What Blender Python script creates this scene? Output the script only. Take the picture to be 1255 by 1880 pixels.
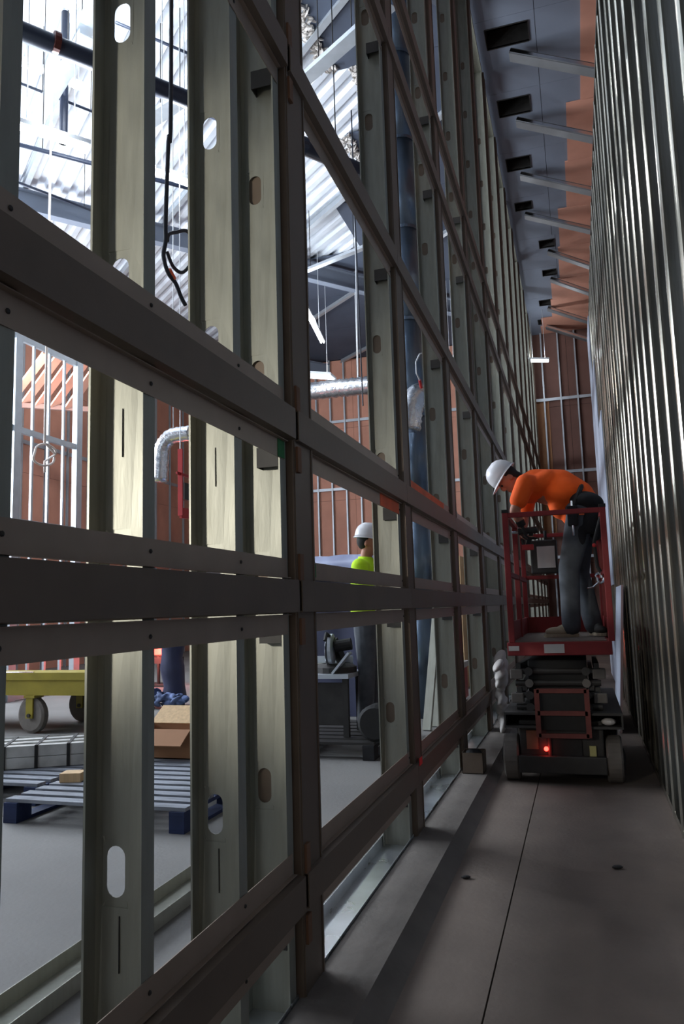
import bpy, bmesh, math, random
from mathutils import Vector, Matrix, noise
R = random.Random(7)
sc = bpy.context.scene
col = sc.collection
for o in list(bpy.data.objects): bpy.data.objects.remove(o)

# ------------------------------------------------------------------ camera
W_, H_, F_ = 1255.0, 1880.0, 1400.0
CX, CY = W_/2, H_/2
CAM = Vector((0, 0, 1.28))
def _axes(vy=(1066, 1105), vz=(306, -10000)):
    y = Vector((vy[0]-CX, -(vy[1]-CY), -F_)).normalized()
    z = Vector((vz[0]-CX, -(vz[1]-CY), -F_))
    if z.y < 0: z = -z
    z = (z - y*z.dot(y)).normalized()
    return Matrix((y.cross(z), y, z))          # camera space -> world
M3 = _axes()
cam_d = bpy.data.cameras.new('camera'); cam = bpy.data.objects.new('camera', cam_d); col.objects.link(cam)
cam_d.sensor_fit = 'VERTICAL'; cam_d.sensor_height = 36.0; cam_d.lens = F_/H_*36.0
cam_d.clip_start = 0.02; cam_d.clip_end = 200
cam.matrix_world = Matrix.Translation(CAM) @ M3.to_4x4()
sc.camera = cam
def ray(px, py): return M3 @ Vector((px-CX, -(py-CY), -F_))
def onX(px, py, X): r = ray(px, py); return CAM + r*((X-CAM.x)/r.x)
def onY(px, py, Y): r = ray(px, py); return CAM + r*((Y-CAM.y)/r.y)
def onZ(px, py, Z): r = ray(px, py); return CAM + r*((Z-CAM.z)/r.z)

# ------------------------------------------------------------------ view, world, big lights
vs = sc.view_settings
vs.view_transform = 'Standard'; vs.look = 'None'; vs.gamma = 1.0; vs.use_curve_mapping = False
vs.exposure = 0.0
w = bpy.data.worlds.new('world'); sc.world = w; w.use_nodes = True
w.node_tree.nodes['Background'].inputs[0].default_value = (0.55, 0.68, 0.9, 1)
w.node_tree.nodes['Background'].inputs[1].default_value = 0.05

def area_light(name, loc, direction, size, power, color=(1, 1, 1), size_y=None, spread=180):
    l = bpy.data.lights.new(name, 'AREA'); l.energy = power; l.color = color
    l.shape = 'RECTANGLE'; l.size = size; l.size_y = size_y or size; l.spread = math.radians(spread)
    o = bpy.data.objects.new(name, l); col.objects.link(o); o.location = loc
    o.rotation_euler = Vector(direction).to_track_quat('-Z', 'Y').to_euler(); return o
def point_light(name, loc, power, color=(1, 1, 1), radius=0.1):
    l = bpy.data.lights.new(name, 'POINT'); l.energy = power; l.color = color; l.shadow_soft_size = radius
    o = bpy.data.objects.new(name, l); col.objects.link(o); o.location = loc; return o

# daylight falling in through the open loading door in the hall's near wall (behind the camera, on the left)
area_light('door_daylight', (-7.0, -2.85, 2.6), (0.05, 1, 0.10), 6.0, 110, (0.80, 0.90, 1.0), 4.6)
# warm fill light added at the corridor end behind the camera
area_light('corridor_fill', (0.25, -2.9, 1.7), (-0.05, 1, 0.04), 1.9, 12, (1.0, 0.82, 0.66), 3.0)
# fill light added for the hall, in front of made-up high windows
area_light('hall_fill', (-12.75, 7.6, 5.6), (1, 0.0, 0.18), 10.0, 2900, (0.82, 0.91, 1.0), 4.4)

# ------------------------------------------------------------------ materials
def lin(c):
    return tuple(((v/12.92) if v <= 0.04045 else ((v+0.055)/1.055)**2.4) for v in (c[0]/255, c[1]/255, c[2]/255))
MATS = {}
def mat(name, rgb, rough=0.6, metal=0.0, var=0.15, scale=6.0, bump=0.0, bscale=60.0, emit=None, estr=0.0, stretch=(1, 1, 1), spec=0.5, sheen=0, alpha=None):
    m = bpy.data.materials.new(name); m.use_nodes = True; MATS[name] = m
    nt = m.node_tree; b = nt.nodes['Principled BSDF']; L = nt.links
    c = lin(rgb)
    tc = nt.nodes.new('ShaderNodeTexCoord'); mp = nt.nodes.new('ShaderNodeMapping')
    mp.inputs['Scale'].default_value = stretch; L.new(tc.outputs['Object'], mp.inputs['Vector'])
    n = nt.nodes.new('ShaderNodeTexNoise'); n.inputs['Scale'].default_value = scale; n.inputs['Detail'].default_value = 5
    L.new(mp.outputs[0], n.inputs['Vector'])
    r = nt.nodes.new('ShaderNodeValToRGB')
    r.color_ramp.elements[0].position = 0.3; r.color_ramp.elements[1].position = 0.7
    r.color_ramp.elements[0].color = tuple(max(0, v*(1-var)) for v in c)+(1,)
    r.color_ramp.elements[1].color = tuple(min(1, v*(1+var)) for v in c)+(1,)
    L.new(n.outputs['Fac'], r.inputs['Fac']); L.new(r.outputs['Color'], b.inputs['Base Color'])
    b.inputs['Roughness'].default_value = rough; b.inputs['Metallic'].default_value = metal
    b.inputs['Specular IOR Level'].default_value = spec
    if metal > 0.3:
        mr = nt.nodes.new('ShaderNodeMapRange'); mr.inputs[3].default_value = max(0.05, rough-0.1); mr.inputs[4].default_value = min(1, rough+0.12)
        L.new(n.outputs['Fac'], mr.inputs[0]); L.new(mr.outputs[0], b.inputs['Roughness'])
    if bump > 0:
        n2 = nt.nodes.new('ShaderNodeTexNoise'); n2.inputs['Scale'].default_value = bscale; n2.inputs['Detail'].default_value = 4
        L.new(mp.outputs[0], n2.inputs['Vector'])
        bp = nt.nodes.new('ShaderNodeBump'); bp.inputs['Strength'].default_value = bump; bp.inputs['Distance'].default_value = 0.01
        L.new(n2.outputs['Fac'], bp.inputs['Height']); L.new(bp.outputs[0], b.inputs['Normal'])
    if emit:
        b.inputs['Emission Color'].default_value = lin(emit)+(1,); b.inputs['Emission Strength'].default_value = estr
    return m
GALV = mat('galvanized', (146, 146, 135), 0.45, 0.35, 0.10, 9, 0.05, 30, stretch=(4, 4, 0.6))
GALVB = mat('galvanized_brim', (156, 138, 122), 0.45, 0.35, 0.10, 7, 0.05, 30)  # brown tint carries the warm corridor light
GALVD = mat('galvanized_girt', (112, 98, 85), 0.5, 0.35, 0.12, 7, 0.05, 30)  # warm corridor light tinted into the girt colour
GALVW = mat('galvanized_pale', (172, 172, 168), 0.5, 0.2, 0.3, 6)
GALVP = mat('galvanized_post', (108, 94, 81), 0.5, 0.35, 0.12, 7)  # warm corridor light tinted into the post colour
GALVR = mat('galvanized_right', (150, 146, 134), 0.22, 0.85, 0.10, 5, 0.02, 20, stretch=(4, 4, 0.3))
BRACE = mat('galvanized_brace', (112, 114, 116), 0.45, 0.5, 0.1, 5)
REDGLINT = mat('red_glint', (255, 40, 44), 0.4)
PALESTEEL = mat('pale_steel', (178, 184, 190), 0.45, 0.5, 0.08, 6)
CONC = mat('concrete', (110, 97, 87), 0.85, 0, 0.16, 2.2, 0.25, 40)
CONCH = mat('concrete_hall', (112, 110, 107), 0.8, 0, 0.12, 1.3, 0.2, 40)
CURB = mat('concrete_curb', (104, 97, 90), 0.9, 0, 0.16, 4, 0.35, 30)
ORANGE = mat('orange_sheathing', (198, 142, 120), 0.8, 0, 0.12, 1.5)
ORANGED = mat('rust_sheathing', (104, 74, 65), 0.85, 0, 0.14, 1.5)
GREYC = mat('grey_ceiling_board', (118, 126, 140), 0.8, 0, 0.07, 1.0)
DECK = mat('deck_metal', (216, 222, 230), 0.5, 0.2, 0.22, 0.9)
DARKB = mat('shade_and_wall_dark', (74, 82, 98), 0.85, 0, 0.12, 1.2)  # dark tone for the painted ceiling shade and the near wall
DARK = mat('dark_recess', (26, 26, 28), 0.9)
BLACK = mat('black_rubber', (24, 23, 22), 0.75, 0, 0.2, 20)
PIPE = mat('navy_pipe', (40, 48, 66), 0.45, 0.1, 0.1, 3)
FOIL = mat('foil_duct', (214, 216, 220), 0.25, 0.95, 0.08, 8, 0.9, 14)
TRACKM = mat('shiny_track', (200, 204, 206), 0.28, 0.8, 0.3, 3)
DUCT = mat('steel_duct', (102, 116, 132), 0.32, 0.85, 0.08, 3, 0.05, 8)
REDP = mat('red_paint', (128, 30, 32), 0.5, 0.1, 0.12, 6)
REDW = mat('worn_red_frame', (96, 44, 38), 0.6, 0.3, 0.2, 10)
CHAS = mat('chassis_grey', (52, 50, 48), 0.6, 0.3, 0.25, 9)
TYRE = mat('grey_tyre', (98, 92, 86), 0.85, 0, 0.15, 12)
DECKP = mat('platform_deck', (120, 112, 104), 0.6, 0.5, 0.15, 14)
WHITE = mat('white_plastic', (214, 212, 214), 0.35, 0, 0.04, 5)
LABEL = mat('label_white', (190, 184, 178), 0.6, 0, 0.05, 8)
LABELY = mat('label_yellow', (176, 170, 110), 0.6, 0, 0.05, 8)
SHIRT = mat('orange_shirt', (255, 96, 20), 0.85, 0, 0.08, 9, 0.25, 9)
HIVIS = mat('lime_vest', (190, 235, 30), 0.85, 0, 0.06, 9, 0.25, 9)
JEANS = mat('grey_trousers', (78, 82, 88), 0.9, 0, 0.2, 12, 0.4, 12)
DARKCLOTH = mat('dark_cloth', (34, 34, 36), 0.9, 0, 0.25, 12, 0.4, 10)
SKIN = mat('skin', (168, 112, 88), 0.6, 0, 0.06, 8)
HAIR = mat('dark_hair', (26, 22, 20), 0.8)
GLOVE = mat('dark_glove', (38, 34, 32), 0.8)
SHOE = mat('tan_shoe', (168, 154, 132), 0.8, 0, 0.12, 14)
SHOED = mat('dark_shoe', (32, 28, 26), 0.7)
YEL = mat('yellow_paint', (140, 126, 36), 0.5, 0.1, 0.14, 5)
BLUEP = mat('blue_pallet_paint', (30, 44, 80), 0.8, 0, 0.2, 8)
SLAT = mat('worn_pallet_wood', (128, 132, 140), 0.85, 0, 0.35, 5, stretch=(1, 6, 1))
CARD = mat('cardboard', (150, 108, 76), 0.85, 0, 0.08, 4)
WOOD = mat('pale_wood', (196, 164, 122), 0.75, 0, 0.14, 5, stretch=(8, 8, 0.6))
SHIM = mat('brown_shim', (116, 84, 62), 0.8, 0, 0.14, 9)
TARP = mat('navy_tarp', (44, 48, 74), 0.45, 0, 0.2, 3, 0.6, 5)
SHEET = mat('pale_plastic_sheet', (150, 156, 186), 0.35, 0, 0.15, 4, 0.6, 6)
CLOTHB = mat('blue_cloth', (78, 92, 126), 0.85, 0, 0.75, 5, 0.5, 8)
CABLE = mat('black_cable', (30, 34, 44), 0.6)
WIRE = mat('cream_wire', (226, 214, 206), 0.5)
BOARDP = mat('pink_board_edge', (206, 176, 170), 0.8, 0, 0.06, 4)
BOARDW = mat('pale_board', (168, 174, 188), 0.7, 0, 0.06, 2)
GREEN = mat('green_tape', (22, 110, 50), 0.6)
ORTAPE = mat('orange_tape', (226, 96, 48), 0.6)
CHROME = mat('chrome', (220, 220, 222), 0.18, 1.0, 0.03, 5)
TUBE = mat('lit_tube', (255, 255, 255), 0.5, emit=(232, 242, 255), estr=14)
REDLED = mat('red_led', (255, 60, 50), 0.4, emit=(255, 50, 40), estr=10)
GLOWPANE = mat('glow_pane', (220, 232, 245), 0.3, emit=(214, 230, 255), estr=3)  # glow added for the made-up windows
LAMPF = mat('lamp_housing', (200, 204, 208), 0.5, 0.2, 0.04, 5)
LENS = mat('work_lamp_lens', (255, 240, 205), 0.4, emit=(255, 236, 196), estr=6)
TOOLRED = mat('red_toolbox_paint', (170, 34, 36), 0.45)

# ------------------------------------------------------------------ mesh helpers
class MB:
    def __init__(s): s.v = []; s.f = []
    def add(s, vs, fs):
        k = len(s.v); s.v += [Vector(v) for v in vs]; s.f += [tuple(i+k for i in f) for f in fs]; return s
    def box(s, x0, x1, y0, y1, z0, z1):
        return s.add([(x, y, z) for z in (z0, z1) for y in (y0, y1) for x in (x0, x1)],
                     [(0, 2, 3, 1), (4, 5, 7, 6), (0, 1, 5, 4), (1, 3, 7, 5), (3, 2, 6, 7), (2, 0, 4, 6)])
    def obox(s, c, ax, ay, az):
        c = Vector(c); ax, ay, az = Vector(ax), Vector(ay), Vector(az)
        return s.add([c+ax*i+ay*j+az*k for k in (-1, 1) for j in (-1, 1) for i in (-1, 1)],
                     [(0, 2, 3, 1), (4, 5, 7, 6), (0, 1, 5, 4), (1, 3, 7, 5), (3, 2, 6, 7), (2, 0, 4, 6)])
    def bar(s, p, q, w, h, up=(0, 0, 1)):
        p, q = Vector(p), Vector(q); d = (q-p)/2; t = d.normalized(); a = t.cross(Vector(up))
        if a.length < 1e-4: a = t.cross(Vector((1, 0, 0)))
        a.normalize(); b = a.cross(t).normalized()
        return s.obox((p+q)/2, d, a*w/2, b*h/2)
    def prism(s, prof, p, q, a, b):
        """profile points (u,v) in axes a,b swept from p to q, closed"""
        p, q, a, b = Vector(p), Vector(q), Vector(a), Vector(b); n = len(prof)
        vs = [p+a*u+b*v for u, v in prof]+[q+a*u+b*v for u, v in prof]
        fs = [(i, (i+1) % n, (i+1) % n+n, i+n) for i in range(n)]+[tuple(range(n-1, -1, -1)), tuple(range(n, 2*n))]
        return s.add(vs, fs)
    def tube(s, pts, r, n=10, cap=True):
        pts = [Vector(p) for p in pts]; m = len(pts); rr = r if isinstance(r, (list, tuple)) else [r]*m
        prev = None; vs = []
        for i, p in enumerate(pts):
            t = (pts[min(i+1, m-1)]-pts[max(i-1, 0)]).normalized()
            if prev is None:
                a = t.cross(Vector((0, 0, 1)))
                if a.length < 1e-3: a = t.cross(Vector((1, 0, 0)))
            else: a = prev-t*prev.dot(t)
            a.normalize(); prev = a; b = t.cross(a)
            vs += [p+(a*math.cos(2*math.pi*k/n)+b*math.sin(2*math.pi*k/n))*rr[i] for k in range(n)]
        fs = [(i*n+k, i*n+(k+1) % n, (i+1)*n+(k+1) % n, (i+1)*n+k) for i in range(m-1) for k in range(n)]
        if cap: fs += [tuple(range(n-1, -1, -1)), tuple(range((m-1)*n, m*n))]
        return s.add(vs, fs)
    def ell(s, c, ax, ay, az, n=16, m=10):
        c = Vector(c); ax, ay, az = Vector(ax), Vector(ay), Vector(az); vs = [c-az]
        for j in range(1, m):
            t = math.pi*j/m
            vs += [c-az*math.cos(t)+(ax*math.cos(2*math.pi*k/n)+ay*math.sin(2*math.pi*k/n))*math.sin(t) for k in range(n)]
        vs.append(c+az); fs = [(0, 1+(k+1) % n, 1+k) for k in range(n)]
        for j in range(m-2):
            fs += [(1+j*n+k, 1+j*n+(k+1) % n, 1+(j+1)*n+(k+1) % n, 1+(j+1)*n+k) for k in range(n)]
        last = len(vs)-1; b = 1+(m-2)*n
        fs += [(last, b+k, b+(k+1) % n) for k in range(n)]
        return s.add(vs, fs)
    def sph(s, c, r, n=12, m=8): return s.ell(c, (r, 0, 0), (0, r, 0), (0, 0, r), n, m)
    def limb(s, pts, rs, n=12):
        for i in range(len(pts)-1):
            p, q = Vector(pts[i]), Vector(pts[i+1])
            s.tube([p, q], [rs[i], rs[i+1]], n)
        for p, r in zip(pts, rs): s.sph(p, r*1.0, n, 8)
        return s
    def lathe(s, prof, c, axis, n=20):
        """prof: (radius, height) rings along axis"""
        c = Vector(c); t = Vector(axis).normalized(); a = t.cross(Vector((0.3, 0.2, 1)) if abs(t.z) < .9 else Vector((1, 0, 0))).normalized(); b = t.cross(a)
        vs = []
        for r, hh in prof: vs += [c+t*hh+(a*math.cos(2*math.pi*k/n)+b*math.sin(2*math.pi*k/n))*r for k in range(n)]
        m = len(prof)
        fs = [(i*n+k, i*n+(k+1) % n, (i+1)*n+(k+1) % n, (i+1)*n+k) for i in range(m-1) for k in range(n)]
        fs += [tuple(range(n-1, -1, -1)), tuple(range((m-1)*n, m*n))]
        return s.add(vs, fs)
def wloc(o):
    p = Vector(o.location)
    while o.parent: o = o.parent; p = p+Vector(o.location)
    return p
def link_mesh(name, me, parent=None, loc=(0, 0, 0)):
    o = bpy.data.objects.new(name, me); col.objects.link(o); o.location = loc
    if parent: o.parent = parent
    return o
def obj(name, mb, m, parent=None, origin=None, bevel=0.0, smooth=False):
    """one mesh object; vertices are given in world coordinates"""
    base = wloc(parent) if parent else Vector((0, 0, 0))
    if origin is None:
        if parent: org = base.copy()
        else:
            xs = [v.x for v in mb.v]; ys = [v.y for v in mb.v]; zs = [v.z for v in mb.v]
            org = Vector(((min(xs)+max(xs))/2, (min(ys)+max(ys))/2, min(zs)))
    else: org = Vector(origin)
    me = bpy.data.meshes.new(name); me.from_pydata([v-org for v in mb.v], [], mb.f)
    bm = bmesh.new(); bm.from_mesh(me); bmesh.ops.recalc_face_normals(bm, faces=bm.faces)
    if bevel > 0:
        bmesh.ops.bevel(bm, geom=list(bm.edges), offset=bevel, segments=2, affect='EDGES', profile=0.6)
    bm.to_mesh(me); bm.free()
    me.materials.append(m)
    if smooth:
        for p in me.polygons: p.use_smooth = True
    return link_mesh(name, me, parent, org-base)
def empty(name, loc):
    o = bpy.data.objects.new(name, None); col.objects.link(o); o.location = loc; o.empty_display_size = .1; return o
def tag(o, label, cat, group=None):
    o['label'] = label; o['category'] = cat
    if group: o['group'] = group
    return o
def thing(name, loc, label, cat, group=None): return tag(empty(name, loc), label, cat, group)
def struct(o, label=None, cat=None):
    o['kind'] = 'structure'
    if label: o['label'] = label
    if cat: o['category'] = cat
    return o
def smoothmod(o, lv=1, iters=4, voxel=None):
    if voxel:
        r = o.modifiers.new('remesh', 'REMESH'); r.mode = 'VOXEL'; r.voxel_size = voxel; r.use_smooth_shade = True
        s = o.modifiers.new('smooth', 'SMOOTH'); s.factor = 0.5; s.iterations = iters

# ------------------------------------------------------------------ profile builders
def stud_mesh(name, height, depth=.15, flange=.05, lip=.006, slots=(), slot_x=-.097, sw=.024, sl=.056, m=GALV, t=.0022, bow=0.0):
    """C-stud; corridor corner of the web at origin, web along -x, open side towards -y"""
    bm = bmesh.new()
    def quad(ps): bm.faces.new([bm.verts.new(p) for p in ps])
    if slots:
        x0, x1 = -depth, 0.0; a, b = slot_x-.034, slot_x+.034
        zl = [0.]
        for zc in slots: zl += [zc-sl-.02, zc+sl+.02]
        zl.append(height)
        for lo, hi in zip(zl[:-1], zl[1:]):
            quad([(x0, 0, lo), (a, 0, lo), (a, 0, hi), (x0, 0, hi)]); quad([(b, 0, lo), (x1, 0, lo), (x1, 0, hi), (b, 0, hi)])
        z = 0
        for zc in slots:
            lo, hi = zc-sl-.02, zc+sl+.02
            quad([(a, 0, z), (b, 0, z), (b, 0, lo), (a, 0, lo)]); z = hi
            ring = []; N = 8
            for k in range(N+1):
                th = math.pi*k/N; ring.append((slot_x+sw*math.cos(th), zc+sl-sw+sw*math.sin(th)))
            for k in range(N+1):
                th = math.pi+math.pi*k/N; ring.append((slot_x+sw*math.cos(th), zc-sl+sw+sw*math.sin(th)))
            def outer(p):
                dx, dz = p[0]-slot_x, p[1]-zc
                s = min(.034/abs(dx) if abs(dx) > 1e-6 else 1e9, (sl+.02)/abs(dz) if abs(dz) > 1e-6 else 1e9)
                return (slot_x+dx*s, zc+dz*s)
            out = [outer(p) for p in ring]; n = len(ring)
            cs = [(b, hi), (a, hi), (a, lo), (b, lo)]
            for k in range(n):
                p, q, P, Q = ring[k], ring[(k+1) % n], out[k], out[(k+1) % n]
                poly = [p, P]
                for c in cs:
                    if abs(P[0]-Q[0]) > 1e-6 and abs(P[1]-Q[1]) > 1e-6 and min(P[0], Q[0])-1e-6 <= c[0] <= max(P[0], Q[0])+1e-6 and min(P[1], Q[1])-1e-6 <= c[1] <= max(P[1], Q[1])+1e-6:
                        poly.append(c)
                poly += [Q, q]
                try: quad([(u, 0, v) for u, v in poly])
                except Exception: pass
        quad([(a, 0, z), (b, 0, z), (b, 0, height), (a, 0, height)])
    else:
        quad([(-depth, 0, 0), (0, 0, 0), (0, 0, height), (-depth, 0, height)])
    for x, s in ((0, -1), (-depth, 1)):
        if bow and x == 0:
            fx = lambda k: (bow*math.sin(math.pi*k/8), -flange*k/8)
            for k in range(8):
                (xa, ya), (xb, yb) = fx(k), fx(k+1); quad([(xa, ya, 0), (xb, yb, 0), (xb, yb, height), (xa, ya, height)])
        else: quad([(x, 0, 0), (x, -flange, 0), (x, -flange, height), (x, 0, height)])
        quad([(x, -flange, 0), (x+s*lip, -flange, 0), (x+s*lip, -flange, height), (x, -flange, height)])
    bmesh.ops.remove_doubles(bm, verts=bm.verts, dist=1e-5)
    bmesh.ops.recalc_face_normals(bm, faces=bm.faces)
    bmesh.ops.solidify(bm, geom=list(bm.faces), thickness=t)
    me = bpy.data.meshes.new(name); bm.to_mesh(me); bm.free(); me.materials.append(m); return me

# ================================================================== SETTING
HC = 9.7            # underside of the ceiling
XS = -.95           # corridor face of the left studs
XC = -.908          # face of the girts
XR = .45            # corridor face of the right studs
XO = 1.5            # outer sheathing behind the right wall
YE = 24.0           # end wall
XL = -13.0          # left wall of the hall
YN = -3.0           # near wall

# ---- floor
fl = struct(obj('floor', MB().box(XL-.2, XO+.2, YN-.2, YE+.2, -.25, -.03), CONC))
xs = [(-.66, -.379), (-.373, XO)]
for a, b in xs: obj('slab', MB().box(a, b, YN, YE, -.03, 0), CONC, fl)
ys = [YN, 1.5, 7.2, 13.2, 19.0, YE]; hx = [XL, -8.4, -3.7, -1.14]
for i in range(5):
    for j in range(3): obj('slab', MB().box(hx[j]+.004, hx[j+1]-.004, ys[i]+.004, ys[i+1]-.004, -.03, 0), CONCH, fl)
obj('slab', MB().box(-1.136, -.664, YN, YE, -.03, 0), CONC, fl)
# low concrete curb at the foot of the left wall
cb = MB().prism([(-.94, 0), (-.66, 0), (-.735, .05), (-.94, .05)], (0, YN, 0), (0, YE, 0), (1, 0, 0), (0, 0, 1))
struct(obj('trim_1', cb, CURB), 'low dusty concrete curb along the foot of the steel stud wall', 'curb')

# ---- end wall of the corridor and hall
we = struct(obj('wall_end', MB().box(XL-.2, XO+.2, YE+.10, YE+.3, 0, HC+.3), DARK))
def sheath(parent, fixed, u0, u1, axis, pw=1.22, ph=2.44, zt=HC, m=ORANGE, inward=1):
    u = u0
    while u < u1-.02:
        v = 0.; k = 0
        while v < zt-.02:
            a, b = u+.004, min(u+pw, u1)-.004; c, d = v+.004, min(v+ph, zt)-.004
            mm = m
            if axis == 'x': bxm = MB().box(a, b, fixed, fixed+.016*inward, c, d)
            else: bxm = MB().box(fixed, fixed+.016*inward, a, b, c, d)
            obj('sheathing_board', bxm, mm, parent); v += ph
        u += pw
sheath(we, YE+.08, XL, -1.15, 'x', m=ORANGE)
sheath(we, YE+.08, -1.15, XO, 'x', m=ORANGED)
obj('plywood_strip', MB().box(-.98, -.55, YE+.06, YE+.079, 3.3, 7.6), CARD, we)
me_es = stud_mesh('end_stud', HC, .09, .045, .012, m=PALESTEEL, t=.006)
x = XL+.3
while x < XO:
    o = link_mesh('stud', me_es, we, Vector((x, YE+.05, 0))-wloc(we)); o.rotation_euler.z = math.pi/2; x += .5
for z in (2.6, 5.2, 7.5):
    obj('blocking', MB().box(XL, XO, YE-.02, YE+.0, z, z+.09), PALESTEEL, we)

# ---- outer wall behind the right stud wall
wo = struct(obj('wall_outer', MB().box(XO+.02, XO+.2, YN, YE, 0, HC+.3), DARK))
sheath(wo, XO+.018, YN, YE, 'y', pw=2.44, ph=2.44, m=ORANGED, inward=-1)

# ---- left wall of the hall: orange sheathing with pale studs, made-up high windows
wl = struct(obj('wall_hall', MB().box(XL-.2, XL-.02, YN, YE, 0, HC+.3), DARK))
sheath(wl, XL-.018, YN, YE, 'y', m=ORANGE)
me_ls = stud_mesh('hall_stud', HC, .06, .05, .012, m=PALESTEEL, t=.006)
y = YN+.4
while y < YE-.2:
    o = link_mesh('stud', me_ls, wl, Vector((XL+.06, y, 0))-wloc(wl)); y += .9
for z in (1.2, 3.4, 5.6): obj('blocking', MB().box(XL+.0, XL+.02, YN, YE, z, z+.10), PALESTEEL, wl)
wd = struct(empty('added_window_1', (XL, 7.6, 3.4)))  # unseen window added to go with the hall fill light
for k in range(6): obj('added_mullion', MB().box(XL-.015, XL+.12, 2.6+k*2-.04, 2.6+k*2+.04, 3.4, 7.8), LAMPF, wd)
for z in (3.4, 7.75): obj('added_frame_rail', MB().box(XL-.015, XL+.12, 2.56, 12.64, z, z+.06), LAMPF, wd)
for k in range(5): obj('added_pane', MB().box(XL+.13, XL+.135, 2.65+k*2, 4.55+k*2, 3.48, 7.73), GLOWPANE, wd)
# near wall (behind the camera) with the loading door opening on the left
wn = struct(obj('wall_near', MB().box(-3.9, -.85, YN-.2, YN, 0, HC+.3).box(-.85, XO+.2, YN-.2, YN, 3.3, HC+.3).box(XL-.2, -10.1, YN-.2, YN, 0, HC+.3).box(-10.1, -3.9, YN-.2, YN, 5.0, HC+.3), DARKB))

# ---- ceiling: grey boards with openings over the corridor, metal deck over the hall
ce = struct(obj('ceiling', MB().box(XL-.2, XO+.2, YN-.2, YE+.2, HC+.55, HC+.7), DARK))
holes = [(onZ(930, 65, HC), .62, .42), (onZ(943, 195, HC), .52, .46), (onZ(951, 300, HC), .44, .44), (onZ(960, 378, HC), .34, .34),
         (onZ(1003, 447, HC), .34, .40), (onZ(1008, 500, HC), .34, .36), (onZ(1003, 555, HC), .40, .4), (onZ(1000, 590, HC), .4, .4)]
hs = sorted([(p.y, p.x, a, b) for p, a, b in holes])
XJ = -.09; X0c = -1.12
edges = [YN]
for i in range(len(hs)): edges.append(hs[i][0]-hs[i][3]/2-.18)
edges.append(YE+.1)
obj('ceiling_board', MB().box(X0c, XJ-.004, edges[0], 4.0, HC, HC+.02), GREYC, ce)
obj('ceiling_board', MB().box(X0c, XJ-.004, 4.008, edges[1]-.006, HC, HC+.02), GREYC, ce)
for i, (hy, hxx, a, b) in enumerate(hs):
    y0, y1 = edges[i+1], edges[i+2]-.006; x0, x1 = hxx-a/2, min(hxx+a/2, .3); X1 = max(XJ, x1+.03)
    mb = MB().box(X0c, x0, y0, y1, HC, HC+.02).box(x1, X1-.004, y0, y1, HC, HC+.02).box(x0, x1, y0, hy-b/2, HC, HC+.02).box(x0, x1, hy+b/2, y1, HC, HC+.02)
    obj('ceiling_board', mb, GREYC, ce)
    mb = MB()      # steel collar around the opening, reaching up into the dark void
    for (p, q, r, s) in ((x0-.01, x0, hy-b/2, hy+b/2), (x1, x1+.01, hy-b/2, hy+b/2), (x0, x1, hy-b/2-.01, hy-b/2), (x0, x1, hy+b/2, hy+b/2+.01)):
        mb.box(p, q, r, s, HC-.012, HC+.3)
    obj('opening_frame', mb, CHAS, ce)
    obj('ceiling_board', MB().box(X1+.004, XO, y0, y1, HC, HC+.02), GREYC, ce)
obj('ceiling_board', MB().box(XJ+.004, XO, YN, edges[1]-.006, HC, HC+.02), GREYC, ce)
# orange boards hung under the grey ones, stepped edge
steps = [(onZ(1071, 60, HC), 8.0, 12.60), (onZ(1040, 250, HC), 12.62, 16.2), (onZ(1026, 430, HC), 16.22, 19.9), (onZ(1013, 545, HC), 19.92, 22.6), (onZ(998, 620, HC), 22.62, 24.0)]
for p, y0, y1 in steps:
    n = 2; d = (y1-y0)/n
    for k in range(n): obj('orange_board', MB().box(p.x-.05*k, XO-.02, y0+k*d+.004, y0+(k+1)*d-.004, HC-.03, HC-.008), ORANGE, ce)
# dark sheets painting shade onto the deck, over the strip of hall next to the stud wall, and over its far end
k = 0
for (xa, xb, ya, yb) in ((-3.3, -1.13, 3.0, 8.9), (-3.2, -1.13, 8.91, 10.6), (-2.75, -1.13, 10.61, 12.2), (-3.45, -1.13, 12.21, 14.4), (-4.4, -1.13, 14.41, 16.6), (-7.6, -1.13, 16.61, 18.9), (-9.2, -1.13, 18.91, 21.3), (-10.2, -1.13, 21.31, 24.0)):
    obj('shade_board', MB().box(xa, xb, ya, yb, HC-.004, HC+.022), DARKB, ce)
# pale flakes painting the ragged lit edge along those sheets
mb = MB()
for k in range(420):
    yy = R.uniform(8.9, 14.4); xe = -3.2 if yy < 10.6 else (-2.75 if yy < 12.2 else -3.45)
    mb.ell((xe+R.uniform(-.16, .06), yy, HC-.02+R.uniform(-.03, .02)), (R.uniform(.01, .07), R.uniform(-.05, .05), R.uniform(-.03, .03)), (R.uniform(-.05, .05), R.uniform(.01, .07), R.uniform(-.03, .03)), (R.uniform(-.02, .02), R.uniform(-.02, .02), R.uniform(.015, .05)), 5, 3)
o = obj('lit_edge_flakes', mb, LABEL, ce); o['kind'] = 'stuff'
# corrugated metal deck over the hall, ribs turned against the corridor
D1 = Vector((.64, .768, 0)); D2 = Vector((-.768, .64, 0))
mb = MB(); bm_w = .30
prof = []
u = -26.
while u < 26.:
    prof += [(u, 0), (u+.11, 0), (u+.15, .075), (u+.26, .075)]; u += bm_w
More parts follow.
